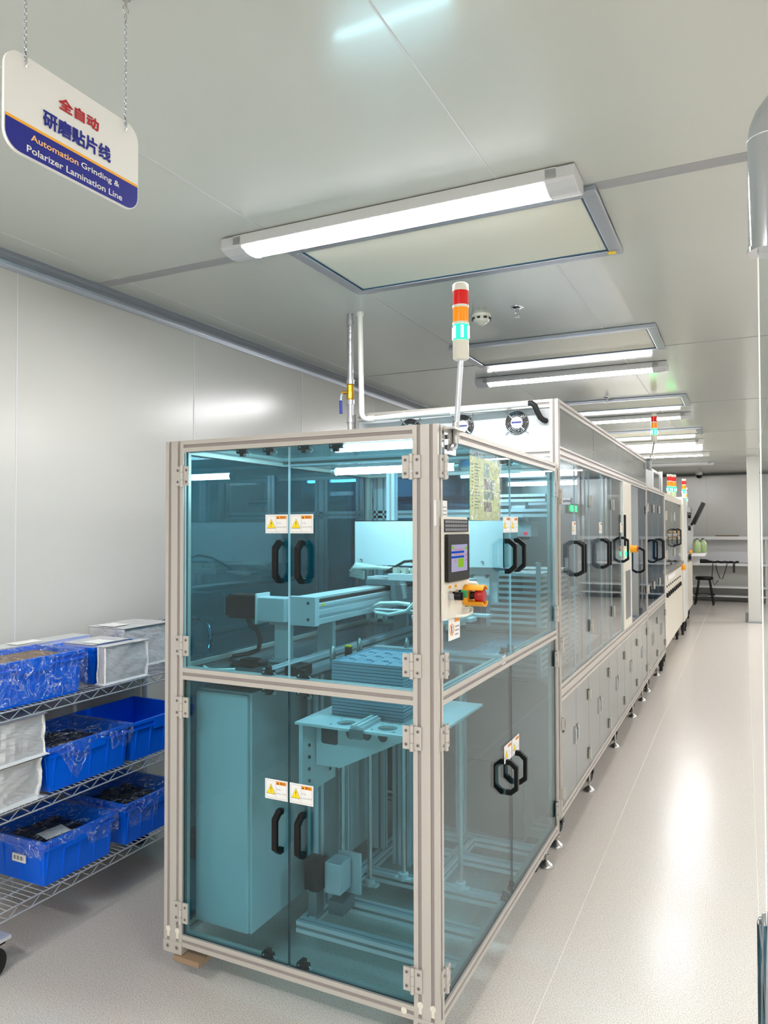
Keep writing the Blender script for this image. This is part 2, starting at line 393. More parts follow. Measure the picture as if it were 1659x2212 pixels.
# ------------------------------------------------------------------ detector, sprinklers, camera
t = thing('smoke_detector', (-1.277, 3.835, CZ), 'round white smoke detector on the ceiling beside the signal tower', 'smoke detector')
MB().lathe([(.05, 0), (.052, -.012), (.048, -.016)], (-1.277, 3.835, CZ), M['ivory'], n=28).build('base', t)
b = MB().lathe([(.044, -.016), (.046, -.032), (.036, -.044), (.026, -.046), (.02, -.056), (.004, -.058)], (-1.277, 3.835, CZ), M['ivory'], n=28)
b.build('head', t)
b = MB()
for k in range(8):
    a = 2*PI*k/8; b.box(-1.277+.0455*math.cos(a)-.008, -1.277+.0455*math.cos(a)+.008, 3.835+.0455*math.sin(a)-.008, 3.835+.0455*math.sin(a)+.008, CZ-.029, CZ-.02, M['ink'])
b.build('vent_slot', t)
def sprinkler(x, y, label):
    t = thing('sprinkler', (x, y, CZ), label, 'sprinkler', 'ceiling sprinklers')
    MB().lathe([(.034, 0), (.034, -.004), (.012, -.01)], (x, y, CZ), M['chrome'], n=24).build('escutcheon', t)
    b = MB().cyl((x, y, CZ), .009, -.03, -.008, M['chrome'])
    b.build('body', t)
    for s in (-1, 1): MB().tube([(x+s*.008, y, CZ-.028), (x+s*.014, y, CZ-.038), (x+s*.004, y, CZ-.052)], .0025, M['chrome']).build('yoke_arm', t)
    MB().cyl((x, y, CZ), .003, -.05, -.03, M['steel'], n=8).build('bulb', t)
    MB().cyl((x, y, CZ), .015, -.055, -.052, M['chrome']).build('deflector', t)
sprinkler(-1.062, 3.781, 'chrome sprinkler on the ceiling next to the smoke detector')
sprinkler(-1.09, 6.78, 'chrome sprinkler on the ceiling between the second and third tube lights')
t = thing('security_camera', (-.86, 17.2, CZ), 'small dark dome camera on the ceiling at the far wall', 'camera')
MB().cyl((-.86, 17.2, CZ), .07, -.05, 0, M['white']).build('base', t)
MB().ball((-.86, 17.2, CZ-.06), .06, M['black']).build('dome', t)
# ------------------------------------------------------------------ hanging sign (lies in the plane x = -1.2)
SX = -1.2; y0, y1, z0, z1 = .889, 1.219, 2.266, 2.455
t = thing('hanging_sign', (SX, (y0+y1)/2, z0), 'white and blue bilingual line sign hanging on two chains from the ceiling', 'sign')
def sb(ya, yb, za, zb, ra, rb, rc, rd, n=7):  # corner radii: top far, top near, bottom near, bottom far
    P = []
    for cy, cz, a0, r in ((yb-ra, zb-ra, 0, ra), (ya+rb, zb-rb, 90, rb), (ya+rc, za+rc, 180, rc), (yb-rd, za+rd, 270, rd)):
        for i in range(n+1):
            a = math.radians(a0+90*i/n); P.append((cy+r*math.cos(a), cz+r*math.sin(a)))
    return P
R0 = .035
b = MB().prism(sb(y0, y1, z0, z1, R0, R0, R0, R0), 0, SX-.006, SX, M['signwhite'])
b.build('board', t)
P = [p for p in sb(y0+.002, y1-.002, z0+.002, z1, .03, .03, R0-.002, R0-.002) if p[1] < z0+.05]
zt = 2.3235
b = MB()
vs = [(SX+.0006, y1-.002, zt)]+[(SX+.0006, y0+.002, zt)]+[(SX+.0006, p[0], p[1]) for p in sb(y0+.002, y1-.002, z0+.002, zt+.1, .001, .001, R0-.002, R0-.002) if p[1] < z0+R0]
b.add(vs, [tuple(range(len(vs)))], M['signblue'])
b.add([(SX+.0006, y0+.002, zt), (SX+.0006, y1-.002, zt), (SX+.0006, y1-.002, zt+.0055), (SX+.0006, y0+.002, zt+.0055)], [(0, 1, 2, 3)], M['signgold'])
b.build('blue_band', t)
Y, Z = (0, 1, 0), (0, 0, 1)
X = SX+.0012
b = MB().text('全自动', (X, 1.008, 2.3945), Y, Z, M['signred'], w=.098, h=.024, thick=.0011); b.build('lettering', t)
b = MB().text('研磨贴片线', (X, .972, 2.3435), Y, Z, M['signblue'], w=.166, h=.031, thick=.0012); b.build('lettering', t)
b = MB().text('Automation', (X, .9445, 2.3005), Y, Z, M['signpeach'], w=.1105, h=.0125, bold=.014); b.build('lettering', t)
b = MB().text('Grinding &', (X, 1.062, 2.2975), Y, Z, M['signwhite'], w=.1015, h=.0158, bold=.014); b.build('lettering', t)
b = MB().text('Polarizer Lamination Line', (X, .936, 2.2755), Y, Z, M['signwhite'], w=.2355, h=.0132, bold=.014)
b.build('lettering', t)
for y in (.932, 1.18):
    b = MB(); n = 34; za, zb = 2.445, CZ-.055
    for k in range(n):
        z = za+(zb-za)*(k+.5)/n; h = (zb-za)/n*.72; w = .0026
        d = (w, 0) if k % 2 else (0, w)
        pts = [(SX+d[0]*math.cos(a), y+d[1]*math.cos(a), z+h*math.sin(a)) for a in [2*PI*i/8 for i in range(8)]]
        b.tube(pts, .0009, M['chrome'], 5, True)
    b.build('chain', t)
    b = MB().tube([(SX-.003, y, 2.435), (SX-.009, y, 2.44), (SX-.008, y, 2.45), (SX, y, 2.462), (SX+.005, y, 2.45), (SX+.004, y, 2.438), (SX+.001, y, 2.432)], .0013, M['chrome'], 6)
    b.build('hook', t)
    b = MB().cyl((SX, y, CZ), .011, -.006, 0, M['steel']).cyl((SX, y, CZ), .0035, -.024, -.006, M['steel'])
    b.tube([(SX, y+.0075*math.sin(a), CZ-.031-.0075*math.cos(a)) for a in [2*PI*i/12 for i in range(12)]], .0018, M['steel'], 6, True)
    b.tube([(SX, y-.002, CZ-.036), (SX, y-.003, CZ-.05), (SX, y, CZ-.058), (SX, y+.003, CZ-.05), (SX, y+.002, CZ-.036)], .001, M['steel'], 6)
    b.build('ceiling_hook', t)
# ================================================================== shared machine parts (local frame: u along the face, y inward, z up)
def door_pane(T, u0, u1, z0, z1, mat, parent, d=.006, edge='edge', name='door'):
    return MB(T).box(u0, u1, d, d+.006, z0, z1, M[mat], M[edge]).build(name, parent)
def handle(T, u, z0, z1, parent, d=.006, so=.047, w=.019):
    o = d-so
    P = [(d, z0), (d-.02, z0), (o, z0+.022), (o, z1-.022), (d-.02, z1), (d, z1), (d, z1-.019), (d-.016, z1-.019), (o+.015, z1-.034), (o+.015, z0+.034), (d-.016, z0+.019), (d, z0+.019)]
    return MB(T).prism(P, 0, u-w/2, u+w/2, M['black']).build('handle', parent, bev=.003)
def hinge(T, u, z, parent, s=1.0, d=0.):
    """butterfly hinge of two leaves and a knuckle, centred on u, z"""
    b = MB(T); w, h = .03*s, .034*s
    b.box(u-w, u-.006*s, d-.005, d+.001, z-h, z+h, M['alu']).box(u+.006*s, u+w, d-.005, d+.001, z-h, z+h, M['alu'])
    for a, c in ((-h*1.12, -.4*h), (-.37*h, .37*h), (.4*h, h*1.12)): b.cyl((u, d-.006, 0), .0068*s, z+a, z+c, M['alu'], n=12)
    if s > .8:
        for su in (-1, 1):
            for sz in (-1, 1):
                b.cyl((u+su*.019*s, 0, z+sz*.02*s), .0055*s, d-.0062, d-.004, M['slot'], ax=1, n=12)
                b.cyl((u+su*.019*s, 0, z+sz*.02*s), .0028*s, d-.0066, d-.005, M['dgrey'], ax=1, n=8)
    return b.build('hinge', parent)
def warn_label(T, u0, u1, z0, z1, parent, d=.006):
    w, h = u1-u0, z1-z0; b = MB(T); n = d-.0008
    b.box(u0, u1, n, d-.0002, z0, z1, M['paper'])
    def bar(a0, a1, c0, c1, m, lift): b.add([(u0+a*w, n-lift, z0+c*h) for a, c in ((a0, c0), (a1, c0), (a1, c1), (a0, c1))], [(0, 1, 2, 3)], m)
    for a in ((.05, .95, .92, .93), (.05, .95, .07, .08), (.05, .058, .07, .93), (.942, .95, .07, .93), (.48, .488, .07, .93)): bar(*a, M['gink'], .0002)
    bar(.49, .94, .76, .92, M['orange'], .0003)
    tri = lambda k, m, l: b.add([(u0+w*(.265+k*a), n-l, z0+h*(.49+k*c*1.3)) for a, c in ((-.175, -.16), (.175, -.16), (0, .19))], [(0, 1, 2)], m)
    tri(1.1, M['ink'], .0003); tri(1.0, M['yellow'], .0005)
    b.text('!', (u0+w*.25, n-.0008, z0+h*.36), (1, 0, 0), (0, 0, 1), M['ink'], w=w*.03, h=h*.26)
    b.add([(u0+w*(.57+a), n-.0006, z0+h*(.785+c)) for a, c in ((-.045, 0), (.045, 0), (0, .1))], [(0, 1, 2)], M['ink'])
    b.text('警告', (u0+w*.67, n-.0006, z0+h*.785), (1, 0, 0), (0, 0, 1), M['ink'], w=w*.22, h=h*.11)
    b.text('关门后，', (u0+w*.51, n-.0006, z0+h*.5), (1, 0, 0), (0, 0, 1), M['gink'], w=w*.2, h=h*.07)
    b.text('Interlock 生效', (u0+w*.51, n-.0006, z0+h*.3), (1, 0, 0), (0, 0, 1), M['gink'], w=w*.42, h=h*.075)
    return b.build('warning_label', parent)
def catch(T, u, z, parent, up=1, d=.014):
    b = MB(T).box(u-.02, u+.02, d, d+.02, z-.012, z+.002, M['black']).box(u-.008, u+.008, d+.002, d+.018, z-.022 if up > 0 else z, z-.012 if up > 0 else z+.014, M['black'])
    b.tube([(u+.02, d+.01, z-.005), (u+.03, d+.01, z-.012), (u+.022, d+.01, z-.02)], .002, M['alub'], 6)
    b.cyl((u-.012, 0, z-.003), .003, d-.002, d+.004, M['alub'], ax=1, n=8)
    return b.build('door_catch', parent)
def foot(x, y, zt, parent, r=.036):
    b = MB().lathe([(r, 0), (r, .006), (r*.8, .014), (.012, .026), (.008, .03)], (x, y, 0), M['steel'], n=24)
    b.cyl((x, y, 0), .007, .02, zt, M['steel'], n=12).lathe([(.014, .045), (.014, .056)], (x, y, 0), M['steel'], n=6, smooth=False)
    return b.build('levelling_foot', parent)
def caster(x, y, zt, parent, r=.04, name='caster'):
    b = MB().cyl((x, y, r), r, -.014, .014, M['rubber'], ax=0, n=24)
    b.box(x-.024, x-.018, y-.02, y+.02, r-.008, zt-.006, M['black']).box(x+.018, x+.024, y-.02, y+.02, r-.008, zt-.006, M['black'])
    b.box(x-.034, x+.034, y-.034, y+.034, zt-.008, zt, M['black'])
    return b.build(name, parent)
def tower_light(name, x, y, zb, label, pole=(0, 0, 0), k=1.0, lit=True, group=None, pm='alub'):
    """three-tier signal tower; zb = underside of its grey body; pole down to pole[2]"""
    t = thing(name, (x, y, pole[2]), label, 'signal tower', group); r = .0245*k; h = .05*k
    b = MB().lathe([(r*.8, 0), (r*1.0, .004*k), (r*1.0, .054*k), (r*1.04, .058*k)], (x, y, zb), M['ivory'], n=24)
    b.build('body', t)
    for z in (.106, .158): MB().lathe([(r*1.04, z*k), (r*1.04, (z+.008)*k)], (x, y, zb), M['ivory'], n=24).build('spacer_ring', t)
    z = zb+.058*k
    for nm, m in (('green_lens', 'lensg'), ('amber_lens', 'lensa'), ('red_lens', 'lensr')):
        q = MB().lathe([(r*.97, 0), (r*.97, .048*k)], (x, y, z), M[m], n=24)
        if nm == 'green_lens' and k >= 1:
            for a in range(6):
                an = 2*PI*a/6; q.cyl((x+r*.97*math.cos(an), y+r*.97*math.sin(an), z), .0045, .006, .043, M['lensc'], n=8)
        q.build(nm, t); z += .052*k
    MB().lathe([(r*1.02, -.004*k), (r*1.0, .016*k), (r*.8, .02*k)], (x, y, z), M['ivory'], n=24).build('cap', t)
    if pole[2] < zb: MB().tube([(pole[0], pole[1], pole[2]), (x, y, zb+.002)], .0085*k, M[pm], 12).build('pole', t)
    return t
# ================================================================== teal glass cabinet (nearest machine)
X0, X1, Y0, Y1, Z0, Z1 = -1.832, -.802, 2.0, 3.53, .125, 1.874
A = thing('glass_loading_cabinet', ((X0+X1)/2, (Y0+Y1)/2, 0), 'aluminium framed loading cabinet with teal glass doors, nearest the hanging sign', 'machine cabinet')
def post(x0, x1, y0, y1, p=A, z0=Z0, z1=Z1): return MB().profile(x0, x1, y0, y1, z0, z1, 2).build('frame_post', p)
def rail(x0, x1, y0, y1, z0, z1, ax, p=A): return MB().profile(x0, x1, y0, y1, z0, z1, ax).build('frame_rail', p)
post(X0, X0+.08, Y0, Y0+.04); post(X1-.08, X1, Y0, Y0+.04); post(X0, X0+.04, Y1-.04, Y1); post(X1-.04, X1, Y1-.04, Y1)
RZ = ((Z0+.007, Z0+.047), (1.046, 1.086), (Z1-.04, Z1))
for a, b_ in RZ:
    rail(X0+.08, X1-.08, Y0, Y0+.04, a, b_, 0); rail(X1-.04, X1, Y0+.04, Y1-.04, a, b_, 1); rail(X0, X0+.04, Y0+.04, Y1-.04, a, b_, 1)
    rail(X0+.04, X1-.04, Y1-.04, Y1, a, b_, 0)
# corner end plates with screws, slot key covers
for x0, x1 in ((X0, X0+.08), (X1-.08, X1)):
    b = MB().box(x0-.001, x1+.001, Y0-.003, Y0+.042, Z0-.022, Z0+.018, M['alu'])
    for u in (x0+.02, x1-.02): b.cyl((u, 0, Z0), .008, Y0-.0042, Y0-.002, M['slot'], ax=1).cyl((u, 0, Z0), .004, Y0-.0048, Y0-.002, M['dgrey'], ax=1, n=8)
    b.build('corner_plate', A, bev=.002)
    b = MB()
    for u in (x0+.02, x1-.02): b.cyl((u, 0, Z0+.056), .0095, Y0-.0008, Y0+.003, M['cream'], ax=1).box(u-.005, u+.005, Y0-.0006, Y0+.003, Z0+.03, Z0+.05, M['cream'])
    b.build('slot_cover', A)
MB().cyl((X1-.112, 0, RZ[0][0]+.02), .0095, Y0-.0008, Y0+.003, M['cream'], ax=1).build('slot_cover', A)
MB().box(X0+.05, X0+.16, Y0-.008, Y0+.08, Z0-.042, Z0-.024, M['wood']).build('foot_block', A)
for x, y in ((X1-.07, Y0+.17), (X1-.04, Y1-.1), (X0+.06, Y1-.1)): foot(x, y, Z0+.01, A)
caster(X1-.08, Y1-.17, Z0+.01, A)
# front doors
F, S = TF(Y0), TR(X1)
xm = (X0+X1)/2-.003
doors = {}
for nm, z0, z1, e in (('u', RZ[1][1]+.002, RZ[2][0]-.002, 'edge'), ('l', RZ[0][1]+.002, RZ[1][0]-.002, 'dedge')):
    dl = door_pane(F, X0+.082, xm-.0022, z0, z1, 'teal', A, edge=e); dr = door_pane(F, xm+.0022, X1-.082, z0, z1, 'teal', A, edge=e)
    hz = (1.391, 1.531) if nm == 'u' else (.529, .671)
    lz = (1.552, 1.613) if nm == 'u' else (.692, .756)
    handle(F, xm-.026, *hz, dl); handle(F, xm+.058, *hz, dr)
    warn_label(F, xm-.091, xm-.004, *lz, dl); warn_label(F, xm+.004, xm+.092, *lz, dr)
    for z in ((1.75, 1.163) if nm == 'u' else (.952, .25)): hinge(F, X0+.078, z, dl); hinge(F, X1-.082, z, dr)
    y0, y1, ym = Y0+.042, Y1-.042, 2.765
    sl = door_pane(S, y0, ym-.002, z0, z1, 'teal', A, edge=e); sr = door_pane(S, ym+.002, y1, z0, z1, 'teal', A, edge=e)
    hz = (1.396, 1.528) if nm == 'u' else (.575, .705)
    handle(S, ym-.075, *hz, sl); handle(S, ym+.05, *hz, sr)
    lz = (1.55, 1.611) if nm == 'u' else (.693, .757)
    warn_label(S, ym-.1, ym-.003, *lz, sl); warn_label(S, ym+.003, ym+.1, *lz, sr)
    for z in ((1.75, 1.163) if nm == 'u' else (.952, .25)): hinge(S, Y0+.043, z, sl, d=-.001); hinge(S, Y1-.042, z, sr, d=-.001)
for u in (-1.516, -1.408, -1.271, -1.155): catch(F, u, Z1-.042, A)
for u in (-1.411, -1.276): catch(F, u, RZ[1][1]+.014, A, -1); catch(F, u, RZ[1][0]-.002, A); catch(F, u, RZ[0][1]+.012, A, -1)
for u in (2.72, 2.81): catch(S, u, RZ[1][1]+.014, A, -1); catch(S, u, RZ[0][1]+.012, A, -1); catch(S, u, Z1-.042, A)
# fixed glass: far side and roof
for z0, z1 in ((RZ[1][1], RZ[2][0]), (RZ[0][1], RZ[1][0])): MB(TR(X0+.018)).box(Y0+.04, Y1-.04, 0, .006, z0, z1, M['tealdk'], M['edge']).build('side_glass', A)
MB().box(X0+.04, X1-.04, Y0+.04, Y1-.04, Z1-.022, Z1-.016, M['teal']).build('roof_glass', A)
# deck between upper and lower compartment, open over the lift
ox0, ox1, oy0, oy1 = -1.345, -.855, 2.06, 2.64
b = MB()
for a in ((X0+.02, ox0, Y0+.04, Y1-.04), (ox1, X1-.02, Y0+.04, Y1-.04), (ox0, ox1, oy1, Y1-.04)): b.box(*a, RZ[1][0]+.006, RZ[1][0]+.016, M['deck'])
b.build('deck_plate', A)
MB().profile(-1.445, -1.405, Y0+.04, Y1-.04, RZ[1][0]+.016, RZ[1][0]+.056, 1, 'alub').build('deck_rail', A)
MB().profile(ox0, ox1+.05, oy1, oy1+.04, RZ[1][0]+.016, RZ[1][0]+.05, 0, 'alub').build('deck_rail', A)
# lower frame
for x0, x1, y0, y1, ax in ((-1.45, X1-.04, 2.25, 2.29, 0), (-1.45, -1.41, 2.29, 3.49, 1), (-1.41, X1-.04, 2.45, 2.49, 0), (-1.41, X1-.04, 2.71, 2.75, 0), (-1.15, -1.11, 2.75, 3.2, 1), (-1.41, X1-.04, 3.0, 3.04, 0), (-1.41, X1-.04, 3.2, 3.24, 0)):
    MB().profile(x0, x1, y0, y1, RZ[0][0], RZ[0][1], ax, 'alub').build('base_rail', A)
# tubes inside (lamps of the machine)
def inner_tube(x0, x1, y, z, label, r=.014):
    t = thing('cabinet_lamp', ((x0+x1)/2, y, z), label, 'light', 'tube lamps inside the machine cabinets')
    MB().tube([(x0+.012, y, z), (x1-.012, y, z)], r, M['tubein'], 12).build('tube', t)
    for a in ((x0, x0+.02), (x1-.02, x1)): MB().cyl((0, y, z), r*1.15, a[0], a[1], M['lgrey'], ax=0).build('end_cap', t)
    MB().box(x0, x1, y-.012, y+.012, z+r, z+r+.013, M['alub']).build('bracket', t)
    return t
inner_tube(-1.56, -.99, 2.7, 1.805, 'lit tube lamp under the roof inside the teal glass cabinet')
MB().profile(X0+.04, X1-.04, 2.68, 2.72, Z1-.04, Z1-.024+.012, 0, 'alub').build('lamp_rail', A)
# ------------------------------------------------------------------ operator panel on the aisle side
T = TR(-.802)
T0 = T; T = TR(-.802) @ Matrix.Translation((.04, .024, 0))
t = thing('operator_panel', (-.79, 2.08, 1.3), 'cream operator panel with touch screen on the teal cabinet corner', 'control panel')
b = MB(T); pz0, pz1 = 1.297, 1.602; pu0, pu1 = 1.978, 2.205; P = [(pu0, pz0), (pu1, pz0), (pu1, pz1-.03), (pu1-.02, pz1), (pu0, pz1)]
b.prism(P, 1, -.034, -.026, M['cream']); b.box(pu0+.03, pu1-.06, -.0265, -.0245, 1.34, 1.5, M['cream'])
b.build('back_plate', t, bev=.002)
b = MB(T).box(pu0+.006, pu1-.012, -.036, -.0341, 1.556, 1.594, M['ink'])
for r in range(3):
    for k in range(13): b.box(pu0+.013+k*.0148, pu0+.0235+k*.0148, -.0366, -.0361, 1.5595+r*.0118, 1.567+r*.0118, M['gink'])
b.build('nameplate', t)
h = MB(T).rbox(pu0+.01, pu1-.033, -.046, -.034, 1.408, 1.549, M['black'], .006).build('touch_screen', t)
b = MB(T)
def scr(a0, a1, c0, c1, m, l=0.): b.box(2.013+a0*.137, 2.013+a1*.137, -.0468-l, -.0461, 1.437+c0*.081, 1.437+c1*.081, M[m])
scr(0, 1, 0, 1, 'screen')
for a in ((0, .14, .86, .95, 'sgreen'), (0, .78, .68, .76, 'sblue'), (0, .78, .5, .58, 'sblue'), (.4, .74, .14, .48, 'sgreen'), (.5, .62, .28, .36, 'sorange'), (.1, .74, .79, .84, 'spink'), (.16, .74, .61, .66, 'spink'), (.18, .28, .36, .46, 'spink'), (.84, .98, .8, .9, 'sgreen'), (.86, .97, .54, .64, 'spink'), (.86, .97, .36, .46, 'spink')): scr(*a, .0006)
b.build('display', h)
MB(T).cyl((2.03, 0, 1.366), .0145, -.052, -.034, M['chrome'], ax=1).build('switch_collar', t)
MB(T).cyl((2.03, 0, 1.366), .0125, -.072, -.052, M['black'], ax=1, n=20).box(2.026, 2.034, -.076, -.07, 1.355, 1.377, M['black']).build('selector_switch', t)
MB(T).cyl((2.083, 0, 1.368), .013, -.052, -.034, M['chrome'], ax=1).cyl((2.083, 0, 1.368), .0115, -.068, -.052, M['green'], ax=1, n=20).build('green_button', t)
for u in (2.03, 2.08): MB(T).box(u-.009, u+.009, -.0352, -.0341, 1.388, 1.396, M['amber']).build('button_tag', t)
eu, ez = 2.166, 1.357
e = MB(T).cyl((eu, 0, ez), .012, -.075, -.034, M['ink'], ax=1).lathe([(.02, -.07), (.024, -.074), (.024, -.092), (.018, -.098)], (eu, 0, ez), M['red'], ax=1, n=24).build('emergency_button', t)
g = MB(T)
for a0, a1 in ((35, 145), (215, 325)):   # amber guard collar: two shells standing out from the plate
    vs = []; n = 12
    for r in (.03, .034):
        for d in (-.036, -.1):
            for i in range(n+1):
                a = math.radians(a0+(a1-a0)*i/n); vs.append((eu+r*math.cos(a), d, ez+r*math.sin(a)))
    m_ = n+1; fs = []
    for i in range(n):
        fs += [(i, i+1, m_+i+1, m_+i), (2*m_+i, 2*m_+i+1, 3*m_+i+1, 3*m_+i), (i, i+1, 2*m_+i+1, 2*m_+i), (m_+i, m_+i+1, 3*m_+i+1, 3*m_+i)]
    fs += [(0, m_, 3*m_, 2*m_), (n, m_+n, 3*m_+n, 2*m_+n)]
    g.add(vs, fs, M['amber'])
vs = []; n = 28
for d in (-.052, -.0345):
    for r in (.034, .013): vs += [(eu+r*math.cos(2*PI*i/n), d, ez+r*math.sin(2*PI*i/n)) for i in range(n)]
fs = []
for i in range(n):
    j = (i+1) % n; fs += [(i, j, n+j, n+i), (2*n+i, 2*n+j, 3*n+j, 3*n+i), (i, j, 2*n+j, 2*n+i), (n+i, n+j, 3*n+j, 3*n+i)]
g.add(vs, fs, M['amber']); g.build('button_guard', t)
MB(T).tube([(2.19, -.03, 1.395), (2.22, -.05, 1.392), (2.245, -.055, 1.372), (2.23, -.05, 1.345), (2.17, -.04, 1.332), (2.14, -.03, 1.322), (2.17, -.04, 1.318), (2.185, -.05, 1.312), (2.165, -.055, 1.303), (2.12, -.045, 1.297), (2.08, -.03, 1.3)], .005, M['hosew'], 8).build('cable', t)
T = T0
# notices on the side glass
t = tag(MB(T).box(2.094, 2.192, .0035, .0055, 1.226, 1.294, M['paper']).box(2.145, 2.188, .003, .0035, 1.278, 1.29, M['orange']).ring((2.12, .003, 1.258), .017, .0014, M['orange']).box(2.117, 2.123, .0028, .0035, 1.246, 1.27, M['ink'])
        .box(2.15, 2.185, .003, .0035, 1.262, 1.266, M['gink']).box(2.15, 2.182, .003, .0035, 1.25, 1.254, M['gink']).box(2.15, 2.176, .003, .0035, 1.238, 1.242, M['gink']).build('safety_notice'), 'small white safety notice with orange ring under the cream operator panel', 'notice')
b = MB(T).box(1.985, 2.085, .0032, .0052, 1.575, 1.65, M['paper'])
for k in range(5): b.box(2.05, 2.08, .0028, .0032, 1.585+k*.011, 1.588+k*.011, M['gink'])
tag(b.build('data_notice'), 'white data notice on the glass just above the cream operator panel', 'notice')
t = thing('instruction_sheet', (-.8, 2.455, 1.592), 'green printed instruction sheet in a clear sleeve on the side glass', 'sheet')
b = MB(T).box(2.292, 2.622, .0035, .0052, 1.594, 1.806, M['sheet'])
for k in range(13): b.box(2.31, 2.325, .003, .0035, 1.64+k*.0115, 1.6425+k*.0115, M['ink'])
for k in range(15):
    w = random.uniform(.03, .07); b.box(2.34, 2.34+w, .003, .0035, 1.634+k*.0105, 1.6365+k*.0105, M['ink'])
for k in range(4): b.box(2.31, 2.61, .003, .0035, 1.601+k*.008, 1.6016+k*.008, M['gink'])
b.build('page', t)
for (u0, u1, z0, z1, m) in ((2.44, 2.5, 1.742, 1.79, 'photo1'), (2.44, 2.5, 1.7, 1.738, 'photo2'), (2.44, 2.545, 1.666, 1.696, 'photo1'), (2.505, 2.55, 1.7, 1.738, 'photo1'), (2.44, 2.52, 1.624, 1.658, 'photo2')):
    MB(T).box(u0, u1, .003, .0035, z0, z1, M[m]).build('photograph', t)
b = MB(T).box(2.29, 2.64, .0015, .0028, 1.594, 1.828, M['film'])
b.build('clear_sleeve', t)
# ------------------------------------------------------------------ signal tower on the cabinet corner
t = tower_light('signal_tower', -.772, 2.12, 2.081, 'three colour signal tower with lit green tier on the corner of the teal cabinet', (-.79, 2.12, 1.835))
b = MB().box(-.8015, -.797, 2.045, 2.14, 1.79, 1.862, M['steel']).box(-.8015, -.765, 2.045, 2.14, 1.862, 1.868, M['steel'])
for z in (1.81, 1.84): b.cyl((0, 2.06, z), .007, -.797, -.792, M['dgrey'], ax=0, n=8)
b.build('bracket', t)
b = MB()
for z in (1.868, 1.85): b.lathe([(.0115, z), (.0115, z+.012)], (-.789, 2.12, 0), M['steel'], n=6, smooth=False)
b.cyl((-.789, 2.12, 0), .0105, 1.825, 1.89, M['steel'])
b.build('lock_nut', t)
MB().tube([(-.789, 2.12, 1.83), (-.785, 2.105, 1.812), (-.792, 2.085, 1.805)], .006, M['alub']).build('cable', t)
# ================================================================== inside the teal cabinet
DZ = RZ[1][0]+.016
# linear axis running along the line, motor on its near end
t = thing('linear_actuator', (-1.45, 2.7, DZ), 'white linear actuator with side mounted motor on the deck of the teal cabinet', 'linear actuator')
bx0, bx1, bz0, bz1 = -1.515, -1.405, 1.215, 1.315
P = [(bx0, bz0), (bx1, bz0), (bx1, bz0+.018), (bx1-.006, bz0+.02), (bx1-.006, bz0+.03), (bx1, bz0+.032), (bx1, bz0+.05), (bx1-.006, bz0+.052), (bx1-.006, bz0+.062), (bx1, bz0+.064), (bx1, bz1-.026), (bx1-.014, bz1-.022), (bx0, bz1-.022)]
MB().prism(P, 1, 2.33, 3.46, M['alub']).build('beam', t)
MB().box(bx0, bx1-.02, 2.335, 2.93, bz1-.01, bz1-.002, M['white']).build('top_cover', t)
MB().box(bx0+.004, bx1-.01, 2.335, 3.45, bz1-.022, bz1-.011, M['black']).build('belt', t)
MB().box(bx0-.002, bx1+.004, 2.3, 2.33, bz0-.004, bz1+.002, M['lgrey']).cyl((-1.43, 0, bz0+.02), .006, 2.297, 2.3, M['dgrey'], ax=1).cyl((-1.43, 0, bz1-.02), .006, 2.297, 2.3, M['dgrey'], ax=1).build('end_block', t, bev=.003)
MB().box(-1.635, -1.515, 2.27, 2.345, bz0+.008, bz1-.004, M['lgrey']).box(-1.64, -1.632, 2.262, 2.352, bz0-.004, bz1+.01, M['white']).build('gearbox', t, bev=.003)
m_ = MB().box(-1.772, -1.64, 2.27, 2.345, bz0+.012, bz1+.003, M['black']).box(-1.79, -1.772, 2.278, 2.337, bz0+.02, bz1-.004, M['black']).build('motor', t, bev=.006)
MB().tube([(-1.7, 2.3, bz0+.014), (-1.685, 2.3, 1.2), (-1.655, 2.3, 1.185), (-1.64, 2.3, 1.15), (-1.65, 2.3, 1.11), (-1.69, 2.29, 1.095), (-1.74, 2.26, 1.085)], .009, M['rubber'], 10).build('motor_cable', m_)
for x, y in ((-1.575, 2.36), (-1.495, 2.54), (-1.495, 3.25)):
    b = MB().box(x-.045, x+.045, y-.035, y+.035, DZ+.001, DZ+.012, M['lgrey']).box(x-.036, x+.036, y-.012, y+.012, DZ+.012, bz0-.004, M['white']).box(x-.05, x+.05, y-.03, y+.03, bz0-.012, bz0, M['lgrey'])
    b.box(x-.012, x+.012, y+.012, y+.03, DZ+.012, bz0-.012, M['white'])
    for s in (-1, 1): b.cyl((x+s*.036, y-.024, 0), .006, DZ+.012, DZ+.02, M['steel'], n=8)
    b.build('support', t, bev=.002)
MB().box(bx1-.001, bx1+.0005, 2.35, 2.375, bz0+.066, bz0+.074, M['yellow']).build('rating_tag', t)
c = MB().box(-1.53, -1.39, 2.95, 3.08, bz1-.004, bz1+.026, M['alub']).box(-1.41, -1.385, 2.95, 3.08, bz0+.03, bz1, M['lgrey']).box(-1.5, -1.02, 2.9, 2.99, bz1+.026, bz1+.04, M['lgrey']).box(-1.36, -1.2, 2.82, 2.9, bz1+.03, bz1+.06, M['white'])
c.build('carriage', t, bev=.003)
b = MB()
for k in range(3):
    b.tube([(-1.53, 2.93, bz1+.03+.012*k), (-1.6, 2.93, bz1+.04+.012*k), (-1.57, 2.91+.01*k, bz1+.075+.008*k), (-1.45, 2.9, bz1+.08), (-1.3, 2.87, bz1+.075), (-1.2, 2.86, bz1+.07), (-1.12, 2.9, bz1+.065)], .009, M['hosew'], 8)
